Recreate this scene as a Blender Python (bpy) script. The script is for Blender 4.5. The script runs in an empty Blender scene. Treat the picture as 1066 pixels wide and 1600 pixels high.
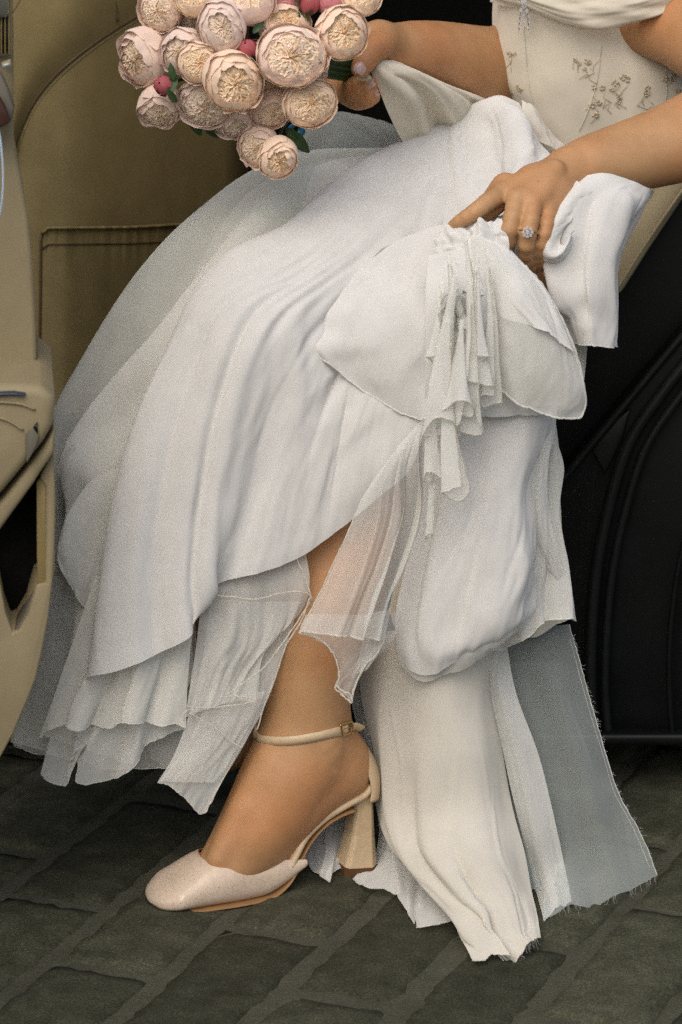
import bpy, bmesh, math, random
import numpy as np
from mathutils import Vector, Matrix

random.seed(7)
rng = np.random.RandomState(7)
C = bpy.context.scene.collection
R = math.radians

# ------------------------------------------------------------------ camera
CAM_H = 1.31
PITCH = 16.89
F = 5600.0                      # focal length in photograph pixels (1066 x 1600)
cam = bpy.data.cameras.new('camera')
cam.sensor_fit = 'VERTICAL'
cam.sensor_height = 36.0
cam.lens = 36.0 * F / 1600.0
cam.clip_start = 0.05
cam.clip_end = 400.0
cam_ob = bpy.data.objects.new('camera', cam)
C.objects.link(cam_ob)
cam_ob.location = (0, 0, CAM_H)
cam_ob.rotation_euler = (R(90 - PITCH), 0, 0)
cam.dof.use_dof = True
cam.dof.focus_distance = 3.3
cam.dof.aperture_fstop = 9.0
bpy.context.scene.camera = cam_ob

# ------------------------------------------------------------------ daylight (open shade, soft)
SUN_EL, SUN_AZ = 48.0, -160.0     # azimuth from +Y, clockwise: behind the camera, to its left
w = bpy.data.worlds.new('World')
bpy.context.scene.world = w
w.use_nodes = True
nt = w.node_tree
nt.nodes.clear()
sky = nt.nodes.new('ShaderNodeTexSky')
sky.sky_type = 'NISHITA'
sky.sun_disc = False
sky.sun_elevation = R(SUN_EL)
sky.sun_rotation = R(SUN_AZ)
sky.dust_density = 4.0
sky.air_density = 1.0
sky.ozone_density = 0.6
bg = nt.nodes.new('ShaderNodeBackground')
bg.inputs['Strength'].default_value = 0.13
wo = nt.nodes.new('ShaderNodeOutputWorld')
nt.links.new(sky.outputs[0], bg.inputs[0])
nt.links.new(bg.outputs[0], wo.inputs[0])
sun = bpy.data.lights.new('sun', 'SUN')
sun.energy = 1.5
sun.angle = R(60)
sun.color = (1.0, 0.97, 0.925)
sun_ob = bpy.data.objects.new('sun', sun)
C.objects.link(sun_ob)
sd = Vector((math.sin(R(SUN_AZ)) * math.cos(R(SUN_EL)), math.cos(R(SUN_AZ)) * math.cos(R(SUN_EL)), math.sin(R(SUN_EL))))
sun_ob.rotation_euler = sd.to_track_quat('Z', 'Y').to_euler()
vs = bpy.context.scene.view_settings
vs.view_transform = 'Standard'
vs.look = 'None'
vs.exposure = -0.04
vs.gamma = 1.0
vs.use_curve_mapping = False
cy = bpy.context.scene.cycles
cy.transparent_max_bounces = 32
cy.max_bounces = 10
cy.diffuse_bounces = 4
cy.use_denoising = False

# ------------------------------------------------------------------ measuring helper
CP, SP = math.cos(R(PITCH)), math.sin(R(PITCH))
def ray(px, py):
    a, b = (px - 533.0) / F, (800.0 - py) / F
    return np.array((a, CP + b * SP, -SP + b * CP))
def P(px, py, Y):
    d = ray(px, py)
    t = Y / d[1]
    return np.array((d[0] * t, Y, CAM_H + d[2] * t))
def PG(px, py, z=0.0):
    d = ray(px, py)
    t = (z - CAM_H) / d[2]
    return np.array((d[0] * t, d[1] * t, z))
def pp(t):
    q = P(*t)
    return q if q[2] > .004 else PG(t[0], t[1], .004)      # cloth lies on the ground instead of sinking into it

# ------------------------------------------------------------------ scene bookkeeping
def tag(o, label=None, cat=None, group=None, kind=None):
    if label: o['label'] = label
    if cat: o['category'] = cat
    if group: o['group'] = group
    if kind: o['kind'] = kind
    return o
def link(name, me, mat=None, parent=None, smooth=True):
    o = bpy.data.objects.new(name, me)
    C.objects.link(o)
    if mat is not None and len(me.materials) == 0:
        me.materials.append(mat)
    if smooth and len(me.polygons):
        me.polygons.foreach_set('use_smooth', np.ones(len(me.polygons), dtype=bool))
    if parent is not None: o.parent = parent
    return o
def mesh(name, verts, faces):
    me = bpy.data.meshes.new(name)
    me.from_pydata([tuple(map(float, v)) for v in verts], [], [tuple(int(i) for i in f) for f in faces])
    me.update()
    return me
def empty(name, loc=(0, 0, 0)):
    o = bpy.data.objects.new(name, None)
    C.objects.link(o)
    o.location = tuple(map(float, loc))
    return o
class MB:
    """collects shapes, then links them as one object"""
    def __init__(s): s.v = []; s.f = []
    def add(s, vs_, fs_):
        n = len(s.v)
        s.v += [tuple(map(float, q)) for q in vs_]
        s.f += [tuple(int(i) + n for i in f) for f in fs_]
        return s
    def build(s, name, mat, parent=None, smooth=True):
        return link(name, mesh(name, s.v, s.f), mat, parent, smooth)

def cat_spline(pts, n, closed=False):
    """Catmull-Rom through pts, n samples evenly spaced by chord length"""
    p = np.asarray(pts, float)
    if len(p) == 1: return np.repeat(p, n, 0)
    if closed: p = np.vstack([p, p[:1]])
    seg = np.linalg.norm(np.diff(p, axis=0), axis=1) ** 0.5 + 1e-6
    t = np.concatenate([[0], np.cumsum(seg)])
    m = np.zeros_like(p)
    for i in range(len(p)):
        if closed and i in (0, len(p) - 1):
            d0 = (p[0] - p[-2]) / seg[-1]; d1 = (p[1] - p[0]) / seg[0]
            m[i] = (d0 * seg[0] + d1 * seg[-1]) / (seg[0] + seg[-1])
        elif i == 0: m[i] = (p[1] - p[0]) / seg[0]
        elif i == len(p) - 1: m[i] = (p[-1] - p[-2]) / seg[-1]
        else:
            d0 = (p[i] - p[i - 1]) / seg[i - 1]; d1 = (p[i + 1] - p[i]) / seg[i]
            m[i] = (d0 * seg[i] + d1 * seg[i - 1]) / (seg[i - 1] + seg[i])
    def ev(tt):
        k = np.clip(np.searchsorted(t, tt, side='right') - 1, 0, len(seg) - 1)
        h = seg[k]; s = ((tt - t[k]) / h)[:, None]; h = h[:, None]
        return ((2*s**3-3*s**2+1)*p[k] + (s**3-2*s**2+s)*h*m[k] + (-2*s**3+3*s**2)*p[k+1] + (s**3-s**2)*h*m[k+1])
    fine = ev(np.linspace(0, t[-1], 40 * len(p)))
    L = np.concatenate([[0], np.cumsum(np.linalg.norm(np.diff(fine, axis=0), axis=1))])
    want = np.linspace(0, L[-1], n, endpoint=not closed)
    return np.stack([np.interp(want, L, fine[:, j]) for j in range(p.shape[1])], 1)

def vnoise(x, y, seed=0):
    """smooth value noise on arrays"""
    r_ = np.random.RandomState(seed); T = r_.rand(64, 64) * 2 - 1
    xi, yi = np.floor(x).astype(int), np.floor(y).astype(int)
    fx, fy = x - xi, y - yi
    fx = fx * fx * (3 - 2 * fx); fy = fy * fy * (3 - 2 * fy)
    g = lambda a, b: T[a % 64, b % 64]
    return (g(xi, yi)*(1-fx)+g(xi+1, yi)*fx)*(1-fy) + (g(xi, yi+1)*(1-fx)+g(xi+1, yi+1)*fx)*fy

def tube_geo(pts, r, n=8, flat=1.0, nor=None, caps=True):
    """tube along a polyline; r a number or list; flat squashes it along nor"""
    p = np.asarray(pts, float); m = len(p)
    rr = np.full(m, r) if np.isscalar(r) else np.asarray(r, float)
    V, Fc = [], []
    tan = np.gradient(p, axis=0); tan /= np.linalg.norm(tan, axis=1)[:, None] + 1e-12
    up = np.array(nor if nor is not None else (0.13, 0.31, 0.94), float)
    for i in range(m):
        s = np.cross(tan[i], up); ln = np.linalg.norm(s)
        s = s / ln if ln > 1e-6 else np.array((1., 0, 0))
        q = np.cross(s, tan[i])
        for k in range(n):
            a = 2 * math.pi * k / n
            V.append(p[i] + rr[i] * (math.cos(a) * s + flat * math.sin(a) * q))
    for i in range(m - 1):
        for k in range(n):
            Fc.append((i*n+k, i*n+(k+1) % n, (i+1)*n+(k+1) % n, (i+1)*n+k))
    if caps:
        Fc.append(tuple(range(n - 1, -1, -1))); Fc.append(tuple((m-1)*n+k for k in range(n)))
    return V, Fc
def tube(name, pts, r, mat, parent=None, n=8, samples=None, **kw):
    if samples: pts = cat_spline(pts, samples)
    V, Fc = tube_geo(pts, r, n, **kw)
    return link(name, mesh(name, V, Fc), mat, parent)

def grid_faces(nv, nu, closed_u=False):
    f = []
    for j in range(nv - 1):
        for i in range(nu if closed_u else nu - 1):
            f.append((j*nu+i, j*nu+(i+1) % nu, (j+1)*nu+(i+1) % nu, (j+1)*nu+i))
    return f
def loft(name, rings, mat, parent=None, closed=True, caps=True, smooth=True):
    nu = len(rings[0]); V = [q for r_ in rings for q in r_]
    Fc = grid_faces(len(rings), nu, closed)
    if caps and closed:
        Fc.append(tuple(range(nu - 1, -1, -1))); Fc.append(tuple((len(rings)-1)*nu+k for k in range(nu)))
    return link(name, mesh(name, V, Fc), mat, parent, smooth)

def slab(name, outline, back, mat, parent=None, bevel=0.003, hole=None, segs=2):
    """a solid from a 3-D outline (list of points) pushed along the vector back, edges bevelled"""
    bm = bmesh.new()
    a = [bm.verts.new(tuple(map(float, q))) for q in outline]
    f = bm.faces.new(a)
    ex = bmesh.ops.extrude_face_region(bm, geom=[f])
    for q in ex['geom']:
        if isinstance(q, bmesh.types.BMVert): q.co += Vector(tuple(map(float, back)))
    bmesh.ops.recalc_face_normals(bm, faces=bm.faces[:])
    me = bpy.data.meshes.new(name); bm.to_mesh(me); bm.free()
    o = link(name, me, mat, parent)
    if bevel:
        b = o.modifiers.new('bevel', 'BEVEL'); b.width = bevel; b.segments = segs; b.limit_method = 'ANGLE'; b.angle_limit = R(40)
    return o
def box_geo(c, s):
    x, y, z = c; a, b, d = (q / 2 for q in s)
    V = [(x+i*a, y+j*b, z+k*d) for k in (-1, 1) for j in (-1, 1) for i in (-1, 1)]
    return V, [(0,2,3,1),(4,5,7,6),(0,1,5,4),(2,6,7,3),(0,4,6,2),(1,3,7,5)]
def box(name, c, s, mat, parent=None, bevel=0.0):
    V, Fc = box_geo(c, s)
    o = link(name, mesh(name, V, Fc), mat, parent, smooth=bool(bevel))
    if bevel:
        b = o.modifiers.new('bevel', 'BEVEL'); b.width = bevel; b.segments = 3
    return o

# ------------------------------------------------------------------ materials
def new_mat(name):
    m = bpy.data.materials.new(name); m.use_nodes = True
    return m, m.node_tree, m.node_tree.nodes['Principled BSDF'], m.node_tree.nodes['Material Output']
def N(t, kind, **kw):
    n = t.nodes.new(kind)
    for k, v in kw.items():
        if k in n.inputs: n.inputs[k].default_value = v
        else: setattr(n, k, v)
    return n
def ramp(t, fac, stops):
    r_ = t.nodes.new('ShaderNodeValToRGB')
    el = r_.color_ramp.elements
    while len(el) < len(stops): el.new(0.5)
    for e, (pos, col) in zip(el, stops):
        e.position = pos; e.color = tuple(col) + (1,)
    t.links.new(fac, r_.inputs['Fac'])
    return r_.outputs['Color']
def surface(name, col, rough=0.5, var=0.12, scale=60.0, bump=0.15, bscale=900.0, dist=0.0004, spec=0.4, **extra):
    """plain painted / moulded / leather surface: colour drifts a little, fine grain in relief"""
    m, t, b, out = new_mat(name)
    tc = N(t, 'ShaderNodeTexCoord')
    n1 = N(t, 'ShaderNodeTexNoise', Scale=scale, Detail=5.0, Roughness=0.6)
    t.links.new(tc.outputs['Object'], n1.inputs['Vector'])
    c = np.array(col)
    t.links.new(ramp(t, n1.outputs['Fac'], [(0.3, c * (1 - var)), (0.7, np.minimum(c * (1 + var), 1))]), b.inputs['Base Color'])
    n2 = N(t, 'ShaderNodeTexNoise', Scale=bscale, Detail=3.0)
    t.links.new(tc.outputs['Object'], n2.inputs['Vector'])
    bp = N(t, 'ShaderNodeBump', Strength=bump, Distance=dist)
    t.links.new(n2.outputs['Fac'], bp.inputs['Height'])
    t.links.new(bp.outputs[0], b.inputs['Normal'])
    b.inputs['Roughness'].default_value = rough
    b.inputs['Specular IOR Level'].default_value = spec
    for k, v in extra.items(): b.inputs[k].default_value = v
    return m
def cloth_mat(name, col, alpha=1.0, trans=0.25, rim=0.6, power=2.5, bump=0.25, bscale=1400.0, dist=0.0003, var=0.03, crinkle=0.0):
    """woven cloth; alpha < 1 is an open weave that lets light straight through, denser where seen edge-on"""
    m, t, b, out = new_mat(name)
    t.nodes.remove(b)
    tc = N(t, 'ShaderNodeTexCoord')
    n1 = N(t, 'ShaderNodeTexNoise', Scale=45.0, Detail=4.0)
    t.links.new(tc.outputs['Object'], n1.inputs['Vector'])
    c = np.array(col)
    colr = ramp(t, n1.outputs['Fac'], [(0.3, c * (1 - var)), (0.7, np.minimum(c * (1 + var), 1))])
    n2 = N(t, 'ShaderNodeTexNoise', Scale=bscale, Detail=2.0)
    t.links.new(tc.outputs['Object'], n2.inputs['Vector'])
    bp = N(t, 'ShaderNodeBump', Strength=bump, Distance=dist)
    t.links.new(n2.outputs['Fac'], bp.inputs['Height'])
    if crinkle:
        mp = N(t, 'ShaderNodeMapping'); mp.inputs['Scale'].default_value = (260, 260, 22)
        t.links.new(tc.outputs['Object'], mp.inputs['Vector'])
        n3 = N(t, 'ShaderNodeTexNoise', Scale=1.0, Detail=3.0)
        t.links.new(mp.outputs[0], n3.inputs['Vector'])
        bp2 = N(t, 'ShaderNodeBump', Strength=crinkle, Distance=0.002)
        t.links.new(n3.outputs['Fac'], bp2.inputs['Height'])
        t.links.new(bp.outputs[0], bp2.inputs['Normal'])
        bp = bp2
    d = N(t, 'ShaderNodeBsdfDiffuse', Roughness=0.6)
    tr = N(t, 'ShaderNodeBsdfTranslucent')
    for s in (d, tr):
        t.links.new(colr, s.inputs['Color']); t.links.new(bp.outputs[0], s.inputs['Normal'])
    mx = N(t, 'ShaderNodeMixShader', Fac=trans)
    t.links.new(d.outputs[0], mx.inputs[1]); t.links.new(tr.outputs[0], mx.inputs[2])
    sh = mx
    if alpha < 1.0:
        lw = N(t, 'ShaderNodeLayerWeight', Blend=0.5)
        pw = N(t, 'ShaderNodeMath', operation='POWER'); pw.inputs[1].default_value = power
        t.links.new(lw.outputs['Facing'], pw.inputs[0])
        ma = N(t, 'ShaderNodeMath', operation='MULTIPLY_ADD', use_clamp=True)
        ma.inputs[1].default_value = rim * (1 - alpha); ma.inputs[2].default_value = alpha
        t.links.new(pw.outputs[0], ma.inputs[0])
        # uneven weave density
        n4 = N(t, 'ShaderNodeTexNoise', Scale=30.0, Detail=3.0)
        t.links.new(tc.outputs['Object'], n4.inputs['Vector'])
        m4 = N(t, 'ShaderNodeMath', operation='MULTIPLY_ADD'); m4.inputs[1].default_value = 0.25; m4.inputs[2].default_value = 0.875
        t.links.new(n4.outputs['Fac'], m4.inputs[0])
        m5 = N(t, 'ShaderNodeMath', operation='MULTIPLY', use_clamp=True)
        t.links.new(ma.outputs[0], m5.inputs[0]); t.links.new(m4.outputs[0], m5.inputs[1])
        tp = N(t, 'ShaderNodeBsdfTransparent')
        mz = N(t, 'ShaderNodeMixShader')
        t.links.new(m5.outputs[0], mz.inputs[0]); t.links.new(tp.outputs[0], mz.inputs[1]); t.links.new(sh.outputs[0], mz.inputs[2])
        sh = mz
    t.links.new(sh.outputs[0], out.inputs['Surface'])
    return m

M = {}
M['crepe'] = cloth_mat('white_crepe', (0.785, 0.78, 0.755), 1.0, 0.22, bump=.45, crinkle=0.22)
M['crepe_cream'] = cloth_mat('cream_crepe', (0.77, 0.74, 0.66), 1.0, 0.25, bump=.4, crinkle=.1)
M['satin'] = cloth_mat('ivory_satin', (0.76, 0.71, 0.59), 1.0, 0.12, bump=0.15)
M['lining'] = cloth_mat('cream_lining', (0.72, 0.66, 0.52), 1.0, 0.3)
M['organza'] = cloth_mat('organza', (0.86, 0.86, 0.82), 0.42, 0.25)
M['organza_thin'] = cloth_mat('thin_organza', (0.80, 0.83, 0.80), 0.24, 0.4)
M['organza_dense'] = cloth_mat('dense_organza', (0.86, 0.86, 0.82), 0.62, 0.2)
M['organza_blue'] = cloth_mat('cool_organza', (0.80, 0.86, 0.83), 0.36, 0.4)
M['sheer_sage'] = cloth_mat('sage_organza', (0.85, 0.86, 0.79), 0.68, 0.12)
M['sheer_ivory'] = cloth_mat('ivory_organza', (0.88, 0.87, 0.81), 0.80, 0.12)
M['hem'] = cloth_mat('rolled_hem', (0.80, 0.77, 0.69), 0.75, 0.3)
M['seat'] = surface('tan_leather', (0.24, 0.182, 0.075), 0.5, 0.10, 30.0, 0.35, 1300.0, 0.0005)
M['trim'] = surface('beige_moulded_plastic', (0.29, 0.238, 0.138), 0.6, 0.05, 40.0, 0.3, 1500.0, 0.0004)
M['trim_dark'] = surface('grey_moulded_plastic', (0.14, 0.125, 0.095), 0.6, 0.05)
M['piping'] = surface('dark_tan_piping', (0.10, 0.07, 0.033), 0.5)
M['black_paint'] = surface('black_paint', (0.004, 0.005, 0.005), 0.42, 0.3, 20.0, 0.05, 300.0, 0.0003, 0.22)
M['rubber'] = surface('black_rubber', (0.008, 0.009, 0.009), 0.4, 0.2, 60.0, 0.1, spec=0.3)
M['carpet_and_shade'] = surface('black_carpet_and_shade', (0.010, 0.010, 0.009), 0.95, 0.3, 200.0, 0.8, 700.0, 0.002, 0.1)
M['chrome'] = surface('chrome', (0.6, 0.6, 0.58), 0.2, 0.05, Metallic=1.0)
M['gold'] = surface('gold_metal', (0.62, 0.43, 0.18), 0.28, 0.05, Metallic=1.0)
M['brown'] = surface('brown_leather', (0.055, 0.022, 0.014), 0.45, 0.2)
M['blue'] = surface('blue_plastic', (0.03, 0.16, 0.30), 0.35, 0.1)
M['highlit_slit'] = surface('blue_slit_highlight', (0.03, 0.045, 0.07), 0.15, 0.05)
M['cable'] = surface('pale_blue_cable', (0.45, 0.55, 0.65), 0.3, 0.05)
# ------------------------------------------------------------------ ground and paving
def stone_mat():
    m, t, b, out = new_mat('basalt_stone')
    tc = N(t, 'ShaderNodeTexCoord'); oi = N(t, 'ShaderNodeObjectInfo')
    mp = N(t, 'ShaderNodeVectorMath', operation='MULTIPLY_ADD'); 
    cv = N(t, 'ShaderNodeCombineXYZ')
    t.links.new(oi.outputs['Random'], cv.inputs[0]); t.links.new(oi.outputs['Random'], cv.inputs[1])
    mp.inputs[1].default_value = (1, 1, 1)
    sc_ = N(t, 'ShaderNodeVectorMath', operation='SCALE'); sc_.inputs['Scale'].default_value = 37.0
    t.links.new(cv.outputs[0], sc_.inputs[0])
    t.links.new(tc.outputs['Object'], mp.inputs[0]); t.links.new(sc_.outputs[0], mp.inputs[2])
    n1 = N(t, 'ShaderNodeTexNoise', Scale=28.0, Detail=8.0, Roughness=0.68)
    n2 = N(t, 'ShaderNodeTexNoise', Scale=420.0, Detail=4.0, Roughness=0.7)
    n3 = N(t, 'ShaderNodeTexNoise', Scale=9.0, Detail=4.0)
    for n in (n1, n2, n3): t.links.new(mp.outputs[0], n.inputs['Vector'])
    base = ramp(t, n1.outputs['Fac'], [(0.25, (0.028, 0.030, 0.017)), (0.5, (0.062, 0.063, 0.039)), (0.78, (0.108, 0.107, 0.070))])
    speck = ramp(t, n2.outputs['Fac'], [(0.30, (0.35, 0.35, 0.35)), (0.55, (1, 1, 1)), (0.72, (1.9, 1.9, 1.8))])
    mul = N(t, 'ShaderNodeMix', data_type='RGBA', blend_type='MULTIPLY'); mul.inputs[0].default_value = 0.9
    t.links.new(base, mul.inputs[6]); t.links.new(speck, mul.inputs[7])
    tone = N(t, 'ShaderNodeMapRange'); tone.inputs['To Min'].default_value = 0.7; tone.inputs['To Max'].default_value = 1.25
    t.links.new(oi.outputs['Random'], tone.inputs['Value'])
    hs = N(t, 'ShaderNodeHueSaturation')
    t.links.new(tone.outputs[0], hs.inputs['Value']); t.links.new(mul.outputs[2], hs.inputs['Color'])
    t.links.new(hs.outputs[0], b.inputs['Base Color'])
    b.inputs['Roughness'].default_value = 0.85
    b.inputs['Specular IOR Level'].default_value = 0.25
    add = N(t, 'ShaderNodeMath', operation='ADD')
    t.links.new(n1.outputs['Fac'], add.inputs[0]); t.links.new(n2.outputs['Fac'], add.inputs[1])
    bp = N(t, 'ShaderNodeBump', Strength=0.7, Distance=0.0025)
    t.links.new(add.outputs[0], bp.inputs['Height']); t.links.new(bp.outputs[0], b.inputs['Normal'])
    return m
def mortar_mat():
    m, t, b, out = new_mat('sandy_mortar')
    tc = N(t, 'ShaderNodeTexCoord')
    n1 = N(t, 'ShaderNodeTexNoise', Scale=14.0, Detail=8.0, Roughness=0.7)
    n2 = N(t, 'ShaderNodeTexNoise', Scale=300.0, Detail=5.0, Roughness=0.7)
    for n in (n1, n2): t.links.new(tc.outputs['Object'], n.inputs['Vector'])
    base = ramp(t, n1.outputs['Fac'], [(0.3, (0.045, 0.045, 0.027)), (0.6, (0.082, 0.080, 0.051)), (0.8, (0.14, 0.132, 0.085))])
    sp = ramp(t, n2.outputs['Fac'], [(0.3, (0.55, 0.55, 0.55)), (0.7, (1.3, 1.3, 1.3))])
    mul = N(t, 'ShaderNodeMix', data_type='RGBA', blend_type='MULTIPLY'); mul.inputs[0].default_value = 1.0
    t.links.new(base, mul.inputs[6]); t.links.new(sp, mul.inputs[7])
    t.links.new(mul.outputs[2], b.inputs['Base Color'])
    b.inputs['Roughness'].default_value = 0.95
    bp = N(t, 'ShaderNodeBump', Strength=0.8, Distance=0.003)
    t.links.new(n2.outputs['Fac'], bp.inputs['Height']); t.links.new(bp.outputs[0], b.inputs['Normal'])
    return m
M['stone'] = stone_mat(); M['mortar'] = mortar_mat()
# ground sheet: finely broken up where the paving stands so the joints have relief, then out to the horizon
g = MB()
S = 150.0
g.add([(-S, -S, -0.0035), (S, -S, -0.0035), (S, S, -0.0035), (-S, S, -0.0035)], [(0, 1, 2, 3)])
ground = g.build('ground', M['mortar'])
tag(ground, 'sandy mortar ground between dark paving stones under the car', kind='structure')
ANG = R(22.6)
aD = np.array((math.sin(ANG), math.cos(ANG))); bD = np.array((math.cos(ANG), -math.sin(ANG)))
# course lines, measured where they cross the lower edge of the photograph
cross = [PG(x, 1597)[:2] @ bD for x in (-45, 161, 372, 595, 818)]
PITCH_B = (cross[-1] - cross[0]) / 4.0
B0 = cross[0]
LEN = 0.265
def s_of(px, py): return PG(px, py)[:2] @ aD
phase = {-2: s_of(37, 1329), -1: s_of(100, 1408), 0: s_of(165, 1512), 1: s_of(415, 1454), 2: s_of(514, 1555), 4 - 1: s_of(880, 1477), 4: s_of(1016, 1416)}
def stone_mesh(seed, wd, ln):
    r_ = np.random.RandomState(seed)
    nx, ny = 9, 17
    V = []
    for j in range(ny):
        for i in range(nx):
            u, v = i / (nx - 1), j / (ny - 1)
            e = min(u, 1 - u) * wd; e2 = min(v, 1 - v) * ln
            d = min(e, e2)
            x = (u - .5) * wd; y = (v - .5) * ln
            edge = 1 if (i in (0, nx - 1) or j in (0, ny - 1)) else 0
            x += edge * r_.uniform(-.0022, .0022); y += edge * r_.uniform(-.0022, .0022)
            z = -0.0015 * math.exp(-d / 0.005) * 2 + r_.uniform(-.0006, .0006)
            V.append((x, y, z))
    Fc = grid_faces(ny, nx)
    rim = [i for i in range(nx)] + [j * nx + nx - 1 for j in range(1, ny)] + [(ny-1)*nx + i for i in range(nx-2, -1, -1)] + [j * nx for j in range(ny-2, 0, -1)]
    n0 = len(V)
    for k in rim: V.append((V[k][0] * 1.02, V[k][1] * 1.01, -0.03))
    for q in range(len(rim)):
        q2 = (q + 1) % len(rim)
        Fc.append((rim[q2], rim[q], n0 + q, n0 + q2))
    return mesh('paving_stone', V, Fc)
stone_meshes = [stone_mesh(40 + k, PITCH_B - 0.017, LEN - 0.015) for k in range(8)]
k = 0
for row in range(-9, 12):
    bc = B0 + (row + 0.5) * PITCH_B
    s0 = phase.get(row, (phase[0] + row * 0.113))
    for q in range(-9, 9):
        sc_ = s0 + (q + 0.5) * LEN
        c = aD * sc_ + bD * bc
        if not (-0.95 < c[0] < 0.95 and 2.25 < c[1] < 3.95): continue
        o = link('paving_stone', stone_meshes[k % 8], M['stone'], ground); k += 1
        o.location = (c[0], c[1], 0.0 + random.uniform(-0.0015, 0.001))
        o.rotation_euler = (random.uniform(-.006, .006), random.uniform(-.006, .006), -ANG + random.choice((0, math.pi)) + random.uniform(-.012, .012))

# ------------------------------------------------------------------ the car
car = empty('car', (0.1, 3.4, 0))
tag(car, 'black car with tan leather interior standing with its rear door open', 'car')
def cpart(fn, *a, **k): return fn(*a, **k)
def PL(pts, Y): return [P(x, y, Y) for x, y in pts]
def keep(o):
    """parent to the car without moving"""
    o.parent = car; o.matrix_parent_inverse = Matrix.Translation(-car.location)
    return o

# rear body side beside the opening (right of the picture): black sheet running down to the sill
keep(slab('quarter_panel', PL([(868, 762), (1070, 524), (1500, 60), (1500, 1163), (930, 1163), (900, 1120)], 3.36), (0, .05, 0), M['black_paint'], None, .004))
# inner door shut face, stepped behind
keep(slab('door_shut', PL([(700, 900), (960, 460), (1300, -60), (1500, -60), (1500, 1165), (760, 1165)], 3.42), (0, .06, 0), M['black_paint'], None, .004))
# rounded ledge along the upper edge of the panel
keep(tube('trim_strip', [P(*q) for q in ((862, 772, 3.357), (905, 718, 3.354), (985, 622, 3.352), (1070, 520, 3.35), (1180, 392, 3.348), (1300, 255, 3.345))], .004, M['rubber'], None, 8, 40))
keep(slab('door_latch', PL([(925, 704), (965, 655), (985, 640), (972, 690), (946, 742)], 3.35), (0, .009, 0), M['rubber'], None, .002))
sealc = [(1190, 452), (1085, 552), (1030, 620), (983, 692), (950, 798), (931, 901), (923, 1037), (926, 1113), (933, 1163)]
keep(tube('door_seal', [P(x, y, 3.343) for x, y in sealc], .0062, M['rubber'], None, 10, 70))
keep(tube('door_seal', [P(x + 21 + (1163 - y) * .012, y + 6, 3.341) for x, y in sealc], .0045, M['rubber'], None, 10, 70))
# wheel arch swell further back
keep(tube('wheel_arch_lip', [P(x, y, 3.335) for x, y in ((1250, 640), (1130, 720), (1075, 830), (1050, 960), (1046, 1080), (1052, 1160))], .003, M['black_paint'], None, 10, 50))
# sill under the opening
sp = P(1000, 1172, 3.33)
keep(box('door_sill', (0.05, 3.47, float(sp[2]) + .035), (2.6, .14, .07), M['black_paint'], None, .012))
keep(box('sill_lip', (0.05, 3.335, float(sp[2]) + .012), (2.6, .02, .012), M['black_paint'], None, .004))
# closed shell of the cabin, added to keep the interior dark: floor, far side, front and rear bulkheads, roof
keep(box('cabin_floor', (0.05, 4.1, .17), (2.6, 1.3, .05), M['carpet_and_shade']))
keep(box('far_side', (0.05, 4.77, .80), (2.6, .05, 1.2), M['carpet_and_shade']))  # black colour stands in for the deep shadow on the far side
keep(box('front_bulkhead', (-1.27, 4.05, .80), (.04, 1.4, 1.2), M['carpet_and_shade']))
keep(box('rear_bulkhead', (1.37, 4.05, .80), (.04, 1.4, 1.2), M['carpet_and_shade']))
keep(box('roof', (0.05, 4.19, 1.42), (2.7, 1.36, .05), M['black_paint'], None, .02))
keep(box('underbody', (0.05, 4.1, .10), (2.6, 1.3, .06), M['carpet_and_shade']))

# rear seat the bride sits on; its side bolster shows as a tan band at the right
def seat_block(name, outline, Y0, Y1, mat, bev=.02):
    return keep(slab(name, PL(outline, Y0), (0, Y1 - Y0, 0), mat, None, bev, segs=4))
rear_seat = seat_block('rear_seat', [(1190, 60), (1190, 330), (1062, 425), (975, 480), (700, 470), (660, 380), (900, 330), (1010, 290), (1066, 160), (1120, 20)], 3.50, 4.3, M['seat'])
bol = [[P(*q) for q in r_] for r_ in ()]
keep(slab('seat_bolster', [P(*q) for q in ((1120, 135, 3.40), (1120, 235, 3.40), (1066, 312, 3.375), (1015, 388, 3.36), (968, 462, 3.35), (940, 470, 3.35), (950, 420, 3.36), (985, 352, 3.37), (1020, 300, 3.38), (1060, 232, 3.40))], (0.02, .12, 0.0), M['trim'], None, .006, segs=3))
keep(tube('seat_welt', [P(*q) for q in ((962, 455, 3.352), (998, 398, 3.36), (1040, 335, 3.368), (1075, 285, 3.378))], .0018, M['trim'], None, 6, 20))

# front seat seen from behind: padded shell with a piped seam and a map pocket
def seat_point(u, v):
    """u 0..1 outer side to inner side, v 0..1 bottom to top"""
    px = 6 + u * 350
    py = 640 - v * 900
    # crown of the back bulges towards the viewer near u=.3 and rolls away at both sides
    Y = 3.50 + 0.36 * max(0, u - .26) ** 1.6 + 0.05 * max(0, .16 - u) + 0.03 * v
    return px, py, Y
nu, nv = 60, 80
V = []
for j in range(nv):
    for i in range(nu):
        u, v = i / (nu - 1), j / (nv - 1)
        px, py, Y = seat_point(u, v)
        q = P(px, py, Y); q[1] += 0.0012 * float(vnoise(np.array([u * 5]), np.array([v * 7]), 5)[0])
        V.append(q)
Fc = grid_faces(nv, nu)
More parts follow.
